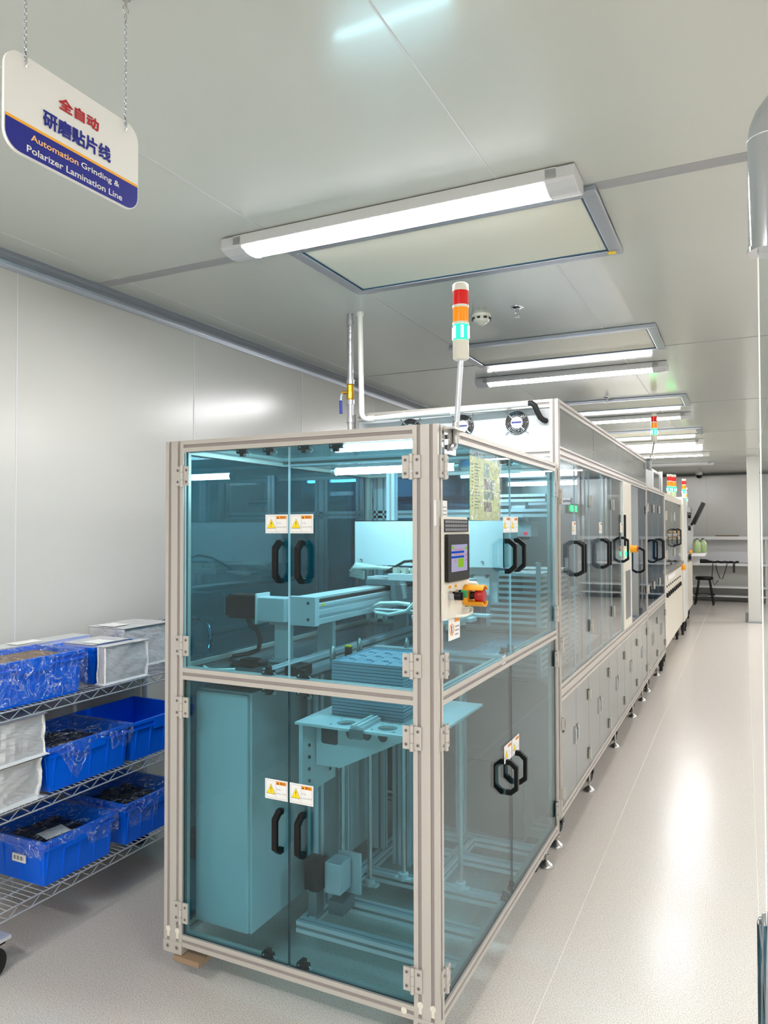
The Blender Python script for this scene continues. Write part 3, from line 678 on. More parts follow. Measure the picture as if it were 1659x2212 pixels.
b.tube([(-1.4, 2.88, bz1+.06), (-1.3, 2.86, bz1+.11), (-1.2, 2.88, bz1+.12), (-1.12, 2.91, bz1+.1)], .006, M['rubber'], 8)
b.build('hose_bundle', t)
b = MB()
for k in range(7): b.box(-1.34+.04*k, -1.32+.04*k, 2.83, 2.86, bz1+.06, bz1+.085, M['ivory'])
b.build('valve_block', t)
# white cover hood above the transfer
t = thing('transfer_hood', (-1.26, 3.1, 1.4), 'plain white sheet metal hood hanging inside the teal cabinet', 'cover')
MB().box(-1.617, -.905, 3.0, 3.004, 1.4, 1.602, M['white']).box(-1.617, -.905, 3.0, 3.2, 1.598, 1.602, M['white']).box(-.909, -.905, 3.0, 3.2, 1.4, 1.602, M['white']).box(-1.617, -1.613, 3.0, 3.2, 1.4, 1.602, M['white']).build('shell', t)
b = MB()
for x in (-1.58, -1.33, -1.0): b.tube([(x-.006, 2.998, 1.425), (x+.004, 2.998, 1.425), (x+.004, 2.998, 1.412)], .002, M['dgrey'], 6)
b.build('edge_clip', t)
MB().profile(-1.5, -1.46, 3.1, 3.14, 1.6, Z1-.04, 2, 'alub').profile(-1.06, -1.02, 3.1, 3.14, 1.6, Z1-.04, 2, 'alub').build('hanger', t)
b = MB().box(-1.3, -1.12, 3.05, 3.07, 1.27, 1.4, M['alub']).box(-1.08, -.95, 3.05, 3.07, 1.25, 1.4, M['lgrey']).box(-1.05, -.98, 3.03, 3.05, 1.28, 1.36, M['white'])
for k in range(5): b.cyl((-1.27+.07*k, 0, 1.36), .008, 3.03, 3.05, M['dgrey'], ax=1, n=10)
b.build('bracket_plate', t)
# gripper arm with white vacuum hoses
t = thing('vacuum_gripper', (-1.1, 2.75, 1.27), 'vacuum gripper arm with looped white hoses above the tray stack', 'gripper')
MB().box(-1.36, -.86, 2.74, 2.785, 1.262, 1.274, M['lgrey']).box(-1.15, -.9, 2.66, 2.72, 1.252, 1.268, M['white']).box(-.98, -.92, 2.5, 2.74, 1.262, 1.276, M['lgrey']).box(-1.06, -1.0, 2.785, 2.89, 1.27, 1.4, M['alub']).build('arm', t, bev=.002)
b = MB()
b.tube([(-1.19, 2.74, 1.3), (-1.24, 2.73, 1.305), (-1.32, 2.73, 1.3), (-1.36, 2.73, 1.28), (-1.34, 2.73, 1.262), (-1.28, 2.73, 1.256), (-1.2, 2.73, 1.275), (-1.165, 2.73, 1.31), (-1.15, 2.735, 1.345), (-1.145, 2.74, 1.31), (-1.1, 2.74, 1.3), (-1.0, 2.74, 1.302), (-.92, 2.73, 1.295)], .008, M['hosew'], 8)
b.tube([(-1.02, 2.74, 1.3), (-1.0, 2.73, 1.35), (-.985, 2.735, 1.31), (-.95, 2.72, 1.29)], .008, M['hosew'], 8)
b.build('hose', t)
b = MB()
for x, y in ((-1.33, 2.75), (-1.15, 2.7), (-.95, 2.55), (-.95, 2.7)): b.cyl((x, y, 0), .012, 1.236, 1.262, M['ivory']).lathe([(.006, 1.236), (.013, 1.222)], (x, y, 0), M['rubber'], n=12)
b.build('suction_cup', t)
t.location += Vector((-.03, 0, -.042))
# lower left white electrical box
t = thing('electrical_box', (-1.67, 2.55, .17), 'tall white electrical box inside the lower compartment of the teal cabinet', 'electrical box')
MB().box(-1.785, -1.545, 2.115, 3.05, .165, .995, M['white']).build('body', t, bev=.004)
MB().box(-1.778, -1.552, 2.1, 2.1145, .172, .988, M['white']).build('door', t, bev=.003)
# lift: platform on a gusset, screw column, guide rods
t = thing('tray_lift', (-1.2, 2.4, .172), 'white lift platform on a gusset bracket under the tray stack', 'lift')
b = MB(); P = []
px0, px1, py0, py1, pz = -1.34, -.86, 2.07, 2.575, .93
# plate with two round holes: build as strips round the holes
def holed(b, x0, x1, y0, y1, z0, z1, holes, m, n=20):
    xs = [x0]
    for (hx, hy, r) in holes: xs += [hx-r*1.3, hx+r*1.3]
    xs.append(x1)
    for i in range(0, len(xs), 2): b.box(xs[i], xs[i+1], y0, y1, z0, z1, m)
    for (hx, hy, r) in holes:
        a0, a1, c0, c1 = hx-r*1.3, hx+r*1.3, hy-r*1.3, hy+r*1.3
        b.box(a0, a1, y0, c0, z0, z1, m).box(a0, a1, c1, y1, z0, z1, m)
        vs = []
        for z in (z0, z1):
            for k in range(n):
                a = 2*PI*k/n; ca, sa = math.cos(a), math.sin(a); s = r*1.3/max(abs(ca), abs(sa))
                vs += [(hx+r*ca, hy+r*sa, z), (hx+s*ca, hy+s*sa, z)]
        fs = []
        for k in range(n):
            i, j = 2*k, 2*((k+1) % n); o = 2*n
            fs += [(i, i+1, j+1, j), (o+i, o+i+1, o+j+1, o+j), (i, j, o+j, o+i)]
        b.add(vs, fs, m)
holed(b, px0, px1, py0, py1, pz-.008, pz, [(-1.18, 2.135, .032), (-1.03, 2.135, .032)], M['white'])
b.build('platform', t)
b = MB().box(-1.125, -1.085, 2.06, 2.2, pz, pz+.012, M['lgrey']).box(-1.118, -1.108, 2.05, 2.19, pz+.012, pz+.02, M['white']).box(-1.1, -1.09, 2.05, 2.19, pz+.012, pz+.02, M['white'])  .box(-1.128, -1.082, 2.056, 2.066, pz-.025, pz+.004, M['grey'])
for i in range(4):
    for j in range(1): b.cyl((-1.06+.022*i, 2.19+.02*j, 0), .003, pz, pz+.004, M['white'], n=8)
b.build('tray_sensor', t)
g = MB(); gy = 2.2
P = [(-1.335, pz-.008), (-.93, pz-.008), (-.93, pz-.02), (-1.24, pz-.175), (-1.335, pz-.175)]
hs = [(-1.2, pz-.055, .018), (-1.14, pz-.052, .018), (-1.08, pz-.05, .018)]
g.prism(P, 1, gy, gy+.01, M['white'])
for hx, hz, r in hs: g.cyl((hx, 0, hz), r, gy-.0006, gy, M['dgrey'], ax=1, n=24)
g.rbox(-1.315, -1.25, gy-.0006, gy, pz-.1, pz-.03, M['dgrey'], .01)
g.build('gusset', t)
b = MB().box(-1.355, -1.34, 2.12, 2.34, pz-.26, pz-.008, M['white'])
for z in (.71, .75, .79, .83): b.cyl((0, 2.16, z), .006, -1.34, -1.336, M['dgrey'], ax=0, n=8).cyl((0, 2.3, z), .006, -1.34, -1.336, M['dgrey'], ax=0, n=8)
b.build('mounting_plate', t)
t = thing('lift_column', (-1.42, 2.4, .172), 'aluminium screw column that carries the lift platform', 'lift column')
MB().profile(-1.45, -1.41, 2.38, 2.46, .172, DZ-.016, 2, 'alub').build('extrusion', t)
MB().profile(-1.45, -1.41, 2.56, 2.6, .172, DZ-.016, 2, 'alub').build('extrusion', t)
MB().box(-1.40, -1.375, 2.36, 2.42, .26, DZ-.016, M['grey']).cyl((-1.36, 2.43, 0), .009, .26, DZ-.016, M['steel']).build('guide_rail', t)
MB().box(-1.45, -1.385, 2.3, 2.36, .26, .37, M['black']).build('motor', t, bev=.004)
MB().box(-1.38, -1.315, 2.33, 2.41, .25, .36, M['alub']).box(-1.38, -1.28, 2.42, 2.432, .22, .37, M['lgrey']).build('drive_block', t, bev=.003)
MB().box(-1.43, -1.395, 2.3, 2.35, .1735, .258, M['grey']).box(-1.37, -1.31, 2.34, 2.43, .1735, .22, M['grey']).build('foot_bracket', t)
for k, (x, y) in enumerate(((-1.33, 2.593), (-1.231, 2.693), (-1.0, 2.72))):
    t = thing('guide_rod', (x, y, .172), ('steel guide rod standing behind the lift column', 'steel guide rod in the middle of the lower compartment', 'steel guide rod by the aisle side of the lower compartment')[k], 'rod', 'guide rods of the lift')
    MB().cyl((x, y, 0), .0095, .18, DZ-.017, M['steel']).build('shaft', t)
    MB().cyl((x, y, 0), .02, .1735, .2, M['lgrey']).box(x-.035, x+.035, y-.015, y+.015, .1735, .182, M['lgrey']).build('clamp_foot', t)
for x0, y0, w, d, l in ((-1.535, 2.64, .08, .04, 'wide aluminium post between the white electrical box and the lift column'), (-1.33, 2.8, .08, .04, 'wide aluminium post behind the steel guide rods'), (-1.52, 2.44, .04, .08, 'aluminium post close to the white electrical box'), (-1.5, 2.9, .08, .04, 'wide aluminium post behind the lift in the lower compartment'), (-1.38, 3.1, .04, .08, 'slim aluminium post at the back of the lower compartment'), (-1.2, 3.2, .04, .04, 'last aluminium post before the back of the lower compartment')):
    tag(MB().profile(x0, x0+w, y0, y0+d, .1735, DZ-.017, 2, 'alub').build('inner_post'), l, 'post', 'inner posts of the teal cabinet')
tag(MB().box(-1.3, -.9, 3.26, 3.45, .172, .5, M['black']).build('drive_unit', bev=.01), 'black drive unit at the back of the lower compartment', 'drive unit')
# locating pins and sensor around the lift opening
for x, y, l in ((-1.362, 2.36, 'pointed steel locating pin before the black sensor beside the tray stack'), (-1.362, 2.57, 'pointed steel locating pin behind the black sensor beside the tray stack'), (-1.2, 2.66, 'pointed steel locating pin behind the tray stack')):
    tag(MB().lathe([(.011, DZ), (.011, DZ+.05), (.009, DZ+.062), (.004, DZ+.075)], (x, y, 0), M['steel'], n=14).build('locating_pin'), l, 'pin', 'locating pins round the tray stack')
t = thing('position_sensor', (-1.372, 2.5, DZ), 'small black position sensor with yellow top beside the tray stack', 'sensor')
MB().box(-1.384, -1.362, 2.49, 2.51, DZ, DZ+.05, M['black']).build('body', t); MB().box(-1.384, -1.362, 2.49, 2.51, DZ+.05, DZ+.056, M['yellow']).build('cap', t)
t = thing('stopper_block', (-1.33, 2.12, DZ-.016), 'black pneumatic stopper behind the middle rail of the teal cabinet', 'stopper')
MB().box(-1.4, -1.35, 2.1, 2.2, DZ+.001, DZ+.04, M['black']).build('body', t, bev=.004)
MB().box(-1.27, -1.225, 2.075, 2.1, DZ-.02, DZ+.004, M['black']).box(-1.268, -1.227, 2.073, 2.1, DZ+.004, DZ+.009, M['ivory']).build('switch', t)
t = tag(MB().tube([(-1.76, 2.12, DZ+.008), (-1.7, 2.08, DZ+.008), (-1.66, 2.1, DZ+.008), (-1.62, 2.12, DZ+.009)], .005, M['hosew']).tube([(-1.74, 2.26, DZ+.014), (-1.68, 2.2, DZ+.012), (-1.62, 2.22, DZ+.014), (-1.58, 2.26, DZ+.014)], .011, M['rubber']).build('cable_loop'), 'cables lying on the deck under the black motor', 'cable')
MB().box(-1.66, -1.6, 2.2, 2.25, DZ+.004, DZ+.03, M['black']).build('connector', t)
# trays
def make_tray(x0, x1, y0, y1, z, label, group):
    h = .0105; b = MB(); m = M['tray']
    b.box(x0, x1, y0, y1, z, z+.003, m)
    for a in ((x0, x1, y0, y0+.004), (x0, x1, y1-.004, y1), (x0, x0+.004, y0+.004, y1-.004), (x1-.004, x1, y0+.004, y1-.004)): b.box(*a, z+.003, z+h-.0015, m)
    nx, ny = 4, 4
    for i in range(nx):
        for j in range(ny):
            cx = x0+(x1-x0)*(i+.5)/nx; cy = y0+(y1-y0)*(j+.5)/ny; w = (x1-x0)/nx*.36; d = (y1-y0)/ny*.36
            b.box(cx-w, cx+w, cy-d, cy+d, z+.003, z+.0045, m).box(cx-w*.4, cx+w*.4, cy-d*1.25, cy-d*1.05, z+.003, z+h-.002, m)
            b.cyl((cx+w, cy+d, 0), .004, z+.003, z+h-.002, m, n=8)
    return tag(b.build('plastic_tray'), label, 'tray', group)
nT = 17
tr = make_tray(-1.282, -1.012, 2.215, 2.515, pz+.001, 'clear plastic tray, lowest of the stack on the lift platform', 'trays stacked on the lift platform')
for k in range(1, nT):
    dup(tr, (random.uniform(-.0015, .0015), random.uniform(-.0015, .0015), .0108*k), 'clear plastic tray in the middle of the stack on the lift platform' if k < nT-1 else 'clear plastic tray, topmost of the stack on the lift platform')
t2 = make_tray(-1.0, -.86, 2.75, 3.2, DZ+.0055, 'flat clear tray lying on the deck behind the lift opening', None)
# sensor table on the aisle side behind the lift
tag(MB().box(-1.3, -.86, 2.72, 3.4, DZ+.001, DZ+.0045, M['grey']).build('transfer_plate'), 'grey transfer plate on the deck behind the tray stack', 'plate')
# ================================================================== tall fan cabinet behind the teal cabinet
BX0, BX1, BY0, BY1 = -1.932, -.802, 3.56, 7.13
HT, HB = 2.192, 1.925; MR0, MR1 = .725, .812; LB = .171
B = thing('fan_header_cabinet', (-1.37, 5.35, 0), 'long aluminium cabinet with a white fan header behind the teal glass cabinet', 'machine cabinet')
def bpost(x0, x1, y0, y1, z0=LB, z1=HT, p=B): return MB().profile(x0, x1, y0, y1, z0, z1, 2).build('frame_post', p)
bpost(BX1-.04, BX1, BY0, BY0+.04); bpost(BX0, BX0+.04, BY0, BY0+.04); bpost(BX1-.04, BX1, BY1-.04, BY1); bpost(BX0, BX0+.04, BY1-.04, BY1)
for y in (4.37, 5.17, 6.08): MB().profile(BX1-.07, BX1-.03, y-.02, y+.02, MR1, HB, 2, 'alub').build('inner_post', B)
def brail(x0, x1, y0, y1, z0, z1, ax): return MB().profile(x0, x1, y0, y1, z0, z1, ax).build('frame_rail', B)
for z0, z1 in ((HT-.04, HT), (HB-.02, HB+.04), (MR0, MR1), (LB, LB+.045)):
    brail(BX1-.04, BX1, BY0+.04, BY1-.04, z0, z1, 1)
for z0, z1 in ((HT-.04, HT), (HB-.012, HB+.026)): brail(BX0+.04, BX1-.04, BY0, BY0+.04, z0, z1, 0)
MB().box(BX0+.04, BX1-.04, BY0+.008, BY0+.012, HB+.026, HT-.04, M['header']).build('header_panel', B)
T = TR(BX1)
for u0, u1 in ((BY0+.04, 4.497), (4.503, 5.417), (5.423, 6.3), (6.306, BY1-.04)):
    p = MB(T).box(u0, u1, .003, .006, HB+.04, HT-.04, M['panelg']).build('header_panel', B)
    MB(T).cyl((u1-.015, 0, HB+.09), .006, .001, .004, M['steel'], ax=1, n=8).cyl((u1-.015, 0, HT-.09), .006, .001, .004, M['steel'], ax=1, n=8).build('screw', p)
MB().box(BX0, BX1-.01, BY0+.04, BY1, HT-.02, HT-.012, M['dgrey']).build('roof_panel', B)
MB().box(BX0+.004, BX0+.01, BY0+.04, BY1, LB, HT-.04, M['white']).build('back_panel', B)
MB().box(BX0+.01, BX1-.04, BY0+.04, BY1, MR1-.05, MR1-.035, M['deck']).build('deck_plate', B)
MB().box(BX0+.01, BX1-.04, BY0+.04, BY1, HB, HB+.01, M['grey']).build('ceiling_panel', B)
MB().box(BX0+.01, BX1-.1, 5.6, 5.61, MR1-.035, HB, M['grey']).build('partition_panel', B)
MB().box(BX0+.04, BX1-.04, BY0+.01, BY0+.02, LB, MR1, M['dgrey']).build('front_panel', B)
MB().profile(BX0+.04, BX1-.04, BY0, BY0+.04, 1.62, 1.66, 0, 'alub').build('frame_rail', B)
for x in (-1.76, -1.5): MB().profile(x-.04, x+.04, BY0, BY0+.04, MR1, HB-.012, 2, 'alub').build('inner_post', B)
MB().box(-1.46, -1.2, BY0+.016, BY0+.022, MR1, HB-.012, M['navy'], M['edge']).build('front_glass', B)
MB().box(BX0+.04, -1.8, BY0+.016, BY0+.022, MR1, HB-.012, M['navy'], M['edge']).build('front_glass', B)
MB().box(-1.72, -1.54, BY0+.016, BY0+.022, MR1, HB-.012, M['navy'], M['edge']).build('front_glass', B)
# fans
for x in (-1.006, -1.289, -1.582):
    z = 2.088; f = MB().cyl((x, 0, z), .058, BY0+.002, BY0+.0075, M['black'], ax=1, n=32).build('fan', B)
    b = MB()
    for r in (.056, .049, .042, .035): b.ring((x, BY0-.003, z), r, .0012, M['chrome'])
    for a in (45, 135, 225, 315):
        ca, sa = math.cos(math.radians(a)), math.sin(math.radians(a)); b.tube([(x+.03*ca, BY0-.003, z+.03*sa), (x+.078*ca, BY0+.004, z+.078*sa)], .0014, M['chrome'], 6)
    for a in (45, 225):
        ca, sa = math.cos(math.radians(a+90)), math.sin(math.radians(a+90)); b.tube([(x+.03*ca, BY0, z+.03*sa), (x+.056*ca, BY0, z+.056*sa)], .004, M['white'], 6)
    b.build('finger_guard', f)
    b = MB().cyl((x, 0, z), .03, BY0-.001, BY0+.002, M['paper'], ax=1, n=28)
    for k in range(8): b.box(x-.025+.0062*k, x-.0195+.0062*k, BY0-.0016, BY0-.001, z-.004, z+.005, M['signblue'])
    b.box(x-.008, x+.01, BY0-.0016, BY0-.001, z-.016, z-.014, M['signblue'])
    b.build('hub_label', f)
    b = MB()
    for sx in (-1, 1):
        for sz in (-1, 1): b.cyl((x+sx*.055, 0, z+sz*.055), .004, BY0+.004, BY0+.0085, M['steel'], ax=1, n=8)
    b.build('screw', f)
# glass doors towards the aisle
dz0, dz1 = MR1+.004, HB-.024
def bdoor(u0, u1, hu, hs, mat='smoke', hz=(1.31, 1.5), hg=None, lab=True):
    d = door_pane(T, u0, u1, dz0, dz1, mat, B)
    if hu: handle(T, hu, *hz, d, w=.022, so=.055)
    if lab and hu: warn_label(T, min(hu, hs if hs else hu)-.05, min(hu, hs if hs else hu)+.05, hz[1]+.03, hz[1]+.1, d)
    for z in (1.72, 1.0): hinge(T, hg, z, d, .95) if hg else None
    return d
bdoor(3.602, 3.966, 3.94, None, hg=3.6); bdoor(3.97, 4.372, 4.0, None, hg=4.375, lab=False)
bdoor(4.378, 4.776, 4.74, None, hg=None); bdoor(4.78, 5.17, 4.82, None, hg=5.172, lab=False)
bdoor(5.176, 5.655, 5.6, None, hg=5.18)
p = MB(T).box(5.66, 6.075, -.004, .02, MR1, HB-.02, M['cream']).build('operator_column', B, bev=.004)
MB(T).box(5.74, 5.99, -.0055, -.004, .88, 1.24, M['grey']).build('vent_grille', p)
MB(T).tube([(5.67, -.012, 1.43), (5.67, -.012, 1.66)], .008, M['black']).build('cable_guard', p)
b = MB(T).cyl((5.83, 0, 1.37), .022, -.02, -.004, M['led'], ax=1, n=16).cyl((5.75, 0, 1.37), .018, -.02, -.004, M['led'], ax=1, n=16); b.build('lit_button', p)
MB(T).cyl((6.0, 0, 1.4), .028, -.055, -.004, M['amber'], ax=1, n=16).build('button_guard', p)
MB(T).cyl((6.0, 0, 1.4), .02, -.062, -.055, M['red'], ax=1, n=16).build('emergency_button', p)
bdoor(6.085, 7.08, 6.55, None, 'navy', (1.18, 1.4), hg=7.085, lab=False)
# lower metal doors with latches
def lowdoors(u0, n, w, p, hole=False):
    for k in range(n):
        a, c = u0+k*w+.002, u0+(k+1)*w-.002
        d = MB(T).box(a, c, .004, .008, LB+.047, MR0-.002, M['panelg']).build('lower_door', p)
        left = k % 2 == 0; e = c-.03 if left else a+.03
        MB(T).rbox(e-.014, e+.014, -.002, .004, .44, .53, M['steel'], .006).rbox(e-.006, e+.006, -.006, -.002, .455, .515, M['alub'], .003).build('latch', d)
        for z in (.62, .29): hinge(T, a+.004 if left else c-.004, z, d, .8)
        if hole and k == 0: MB(T).cyl((a+.05, 0, .6), .036, .003, .0042, M['ink'], ax=1, n=24).build('cable_hole', d)
lowdoors(3.6, 10, .35, B, True)
for y in (3.667, 4.519, 5.488, 6.417, 7.05): foot(BX1-.045, y, LB, B)
for y in (3.86, 4.72, 5.68, 6.6): caster(BX1-.08, y, LB, B, .05)
# inside the fan cabinet: tray magazines, mechanisms
MB().box(-1.7, -.95, 3.7, 5.5, MR1-.035, MR1-.02, M['alub']).build('work_plate', B)
inner_tube(-1.55, -1.0, 4.2, 1.88, 'lit tube lamp under the roof of the fan cabinet, first from its front')
inner_tube(-1.55, -1.0, 5.2, 1.88, 'lit tube lamp under the roof of the fan cabinet, second from its front')
def magazine(x0, x1, y0, y1, n, label):
    t = thing('tray_magazine', ((x0+x1)/2, (y0+y1)/2, MR1-.02), label, 'tray magazine', 'tray magazines in the fan cabinet')
    b = MB()
    for x in (x0, x1-.02):
        for y in (y0, y1-.02): b.box(x, x+.02, y, y+.02, MR1-.019, MR1+.03*n+.04, M['alub'])
    b.build('rack_post', t)
    for k in range(n): MB().box(x0+.002, x1-.002, y0+.002, y1-.002, MR1+.03*k, MR1+.014+.03*k, M['white']).build('tray', t)
magazine(-1.2, -.92, 3.66, 3.95, 18, 'magazine of stacked pale trays behind the first smoked door')
magazine(-1.25, -.92, 4.08, 4.34, 18, 'magazine of stacked pale trays behind the second smoked door')
magazine(-1.3, -.96, 4.55, 4.85, 13, 'magazine of stacked pale trays behind the third smoked door')
t = thing('transfer_robot', (-1.2, 4.5, 1.5), 'grey transfer robot under the roof of the fan cabinet with small lit indicators', 'robot')
MB().profile(-1.88, -.9, 4.3, 4.34, 1.7, 1.74, 0, 'alub').profile(-1.88, -.9, 3.7, 3.74, 1.7, 1.74, 0, 'alub').profile(-1.5, -1.42, 3.7, 4.5, 1.62, 1.7, 1, 'alub').build('beam', t)
MB().box(-1.2, -1.0, 3.8, 3.95, 1.52, 1.6, M['lgrey']).box(-1.12, -1.04, 3.84, 3.9, 1.6, 1.74, M['alub']).box(-1.3, -1.1, 4.0, 4.15, 1.5, 1.58, M['dgrey']).build('carriage', t, bev=.003)
MB().box(-1.12, -1.1, 3.7955, 3.799, 1.57, 1.58, M['ledr']).box(-1.09, -1.07, 3.7955, 3.799, 1.57, 1.58, M['led']).box(-1.04, -1.02, 3.7955, 3.799, 1.53, 1.545, M['ledr']).build('indicator', t)
b = MB(T)
for k in range(4): b.cyl((4.56+.07*k, 0, 1.685), .02, .14, .15, M['led'], ax=1, n=12)
b.build('readout', t)
MB(T).box(4.5, 4.84, .15, .17, 1.655, 1.715, M['dgrey']).build('readout_housing', t)
MB().box(-1.69, -1.36, 4.6, 4.9, MR1-.019, 1.2, M['grey']).box(-1.64, -1.42, 4.65, 4.85, 1.2, 1.5, M['lgrey']).build('lift_tower', t, bev=.004)
# ================================================================== dark glass cabinet
D = thing('dark_glass_cabinet', (-1.37, 8.0, 0), 'lower cabinet with dark blue glass doors between fan cabinet and cream machine', 'machine cabinet')
dy0, dy1, dt = 7.135, 8.82, 1.955
for y in (dy0, dy1-.04): MB().profile(BX1-.04, BX1, y, y+.04, LB, dt, 2).build('frame_post', D)
for z0, z1 in ((dt-.045, dt), (MR0+.01, MR1+.02), (LB, LB+.045)): MB().profile(BX1-.04, BX1, dy0+.04, dy1-.04, z0, z1, 1).build('frame_rail', D)
MB().box(BX0, BX1-.05, dy0, dy1, LB, LB+.01, M['grey']).box(BX0, BX0+.01, dy0, dy1, LB, dt, M['white']).box(BX0, BX1-.04, dy0, dy1, dt-.012, dt, M['dgrey']).box(BX0, BX1-.05, dy0, dy1, MR0, MR0+.012, M['dgrey']).build('body_panel', D)
for u0, u1, hu in ((dy0+.045, 7.66, 7.6), (7.665, 8.2, 8.14), (8.205, dy1-.045, 8.27)):
    d = door_pane(T, u0, u1, MR1+.024, dt-.05, 'navy', D); handle(T, hu, 1.22, 1.45, d, w=.024, so=.055)
    for z in (1.75, 1.0): hinge(T, u0+.005, z, d, 1.0)
def lowd2(u0, u1, n, p):
    w = (u1-u0)/n
    for k in range(n):
        a, c = u0+k*w+.002, u0+(k+1)*w-.002
        d = MB(T).box(a, c, .004, .008, LB+.047, MR0+.008, M['panelg']).build('lower_door', p)
        e = c-.04 if k % 2 == 0 else a+.04
        MB(T).rbox(e-.016, e+.016, -.004, .004, .43, .54, M['steel'], .006).build('latch', d)
        for z in (.62, .29): hinge(T, a+.004 if k % 2 == 0 else c-.004, z, d, .9)
lowd2(dy0+.045, dy1-.045, 4, D)
for y in (7.465, 8.3): foot(BX1-.045, y, LB, D)
caster(BX1-.07, 7.62, LB, D, .05); caster(BX1-.03, 8.6, LB, D, .06)
MB().box(-1.7, -1.0, 7.4, 8.5, MR1-.02, 1.1, M['dgrey']).box(-1.5, -1.1, 7.6, 8.2, 1.1, 1.4, M['lgrey']).build('press_unit', D, bev=.01)
t = thing('white_top_unit', (-1.1, 8.5, dt), 'white box unit standing on top of the dark glass cabinet', 'box unit')
MB().box(-1.35, -.84, 8.05, 8.75, dt, 2.17, M['white']).build('shell', t, bev=.005)
MB(TR(-.84)).box(8.1, 8.7, -.003, 0, dt+.03, 2.14, M['panelg']).build('side_panel', t)
MB().profile(-.86, -.82, 8.8, 8.84, dt, 2.19, 2, 'alub').build('frame_post', t)
tower_light('signal_tower', -.743, 7.25, 2.36, 'signal tower with lit green tier on the far end of the fan header', (-.76, 7.2, 2.231), 1.12, pm='steel')
t = tag(MB().box(-.86, -.735, 7.08, 7.3, 2.1935, 2.2, M['steel']).cyl((-.76, 7.2, 0), .02, 2.2, 2.23, M['steel']).box(-.8, -.77, 7.14, 7.3, 2.1, 2.1935, M['grey']).build('tower_bracket'), 'small metal bracket holding the signal tower at the far end of the fan header', 'bracket')
# ================================================================== cream process machine
Em = thing('cream_process_machine', (-1.35, 10.1, 0), 'cream enamelled machine with window and a row of dark knobs', 'machine')
ey0, ey1 = 8.86, 11.42
MB().box(BX0, BX1-.004, ey0, ey1, .2, 1.03, M['cream']).build('lower_body', Em, bev=.006)
MB().box(BX0, BX1-.35, ey0, ey1, 1.03, 1.88, M['grey']).box(BX0, BX1-.004, ey0, ey1, 1.88, 1.955, M['cream']).box(BX1-.04, BX1-.004, ey0, ey0+.05, 1.03, 1.88, M['cream']).box(BX1-.04, BX1-.004, ey1-.05, ey1, 1.03, 1.88, M['cream']).build('upper_body', Em)
for u0, u1 in ((ey0+.055, 10.0), (10.006, ey1-.055)):
    d = door_pane(T, u0, u1, 1.1, 1.875, 'clear', Em); handle(T, u1-.1 if u0 < 9.5 else u0+.5, 1.32, 1.55, d, w=.03, so=.06)
    for z in (1.7, 1.25): hinge(T, u0+.03, z, d, 1.4)
MB(T).box(ey0+.06, ey1-.06, -.02, .02, 1.03, 1.09, M['steel']).build('sill', Em)
MB(T).box(ey0+.3, 10.1, -.004, 0, .95, 1.0, M['lensc' if False else 'paper']).build('rating_plate', Em)
for k in range(9):
    MB(T).cyl((ey0+.15+.24*k, 0, .79), .028, -.02, .006, M['black'], ax=1, n=14).build('knob', Em)
b = MB(T)
for k in range(9): b.cyl((ey0+.15+.24*k, 0, .89), .012, -.008, .006, M['dgrey'], ax=1, n=10)
b.build('screw_row', Em)
MB(T).cyl((10.0, 0, 1.47), .045, -.05, .0, M['amber'], ax=1, n=18).cyl((9.9, 0, 1.47), .03, -.05, 0, M['chrome'], ax=1, n=14).build('button_box', Em)
MB(T).lathe([(.042, .006), (.042, -.04), (.03, -.055)], (11.25, 0, 1.0), M['amber'], ax=1, n=24).build('button_guard', Em)
for y in (9.2, 11.1): caster(BX1-.06, y, .2, Em, .06)
MB().box(-1.6, -1.2, 9.3, 10.9, 1.03, 1.5, M['lgrey']).build('inner_unit', Em)
Pm = thing('cream_end_pillar', (-.85, 11.8, 0), 'cream pillar housing at the end of the machine with knobs', 'machine housing')
MB().box(-1.6, BX1+.012, 11.46, 12.2, .2, 2.0, M['cream']).build('body', Pm, bev=.008)
MB().box(BX1+.012, BX1+.016, 11.5, 12.16, .24, 1.96, M['white']).build('side_panel', Pm)
for y in (11.6, 12.05): caster(BX1-.02, y, .2, Pm, .07)
Gm = thing('console_machine', (-1.3, 13.1, 0), 'last white console machine with open shelf and tilted black lid before the far wall', 'machine')
MB().box(-1.9, BX1-.02, 12.25, 14.0, .22, .98, M['cream']).build('lower_body', Gm, bev=.006)
MB().box(-1.9, -1.2, 12.25, 14.0, .98, 1.9, M['lgrey']).box(-1.2, BX1-.02, 12.25, 12.3, .98, 1.88, M['lgrey']).box(-1.2, BX1-.02, 12.25, 14.0, 1.82, 1.9, M['lgrey']).build('upper_body', Gm)
MB().box(-.9, BX1, 13.9, 13.96, .98, 1.85, M['white']).build('frame_post', Gm)
MB(Matrix.Translation((-.79, 13.9, 1.62)) @ Matrix.Rotation(math.radians(25), 4, 'Y')).box(-.03, .03, -.25, .05, 0, .4, M['black']).build('tilted_lid', Gm)
MB().tube([(-.83, 13.8, 1.6), (-.79, 13.8, 1.64)], .02, M['black']).build('lid_arm', Gm)
MB(T).lathe([(.035, .02), (.035, -.01), (.025, -.02)], (13.3, 0, 1.15), M['amber'], ax=1, n=20).build('button_guard', Gm)
MB(T).cyl((13.0, 0, 1.75), .04, -.02, .02, M['black'], ax=1).cyl((13.0, 0, 1.55), .04, -.02, .02, M['black'], ax=1).cyl((13.0, 0, 1.08), .05, -.02, .02, M['black'], ax=1).build('knob', Gm)
MB().rbox(-1.1, -.6, 13.6, 14.3, 1.07, 1.12, M['white'], .02).build('side_tray', Gm)
MB().box(-.95, -.72, 14.0, 14.3, .9, 1.07, M['lgrey']).build('tray_bracket', Gm)
for y in (12.6, 13.7): caster(BX1-.08, y, .22, Gm, .08)
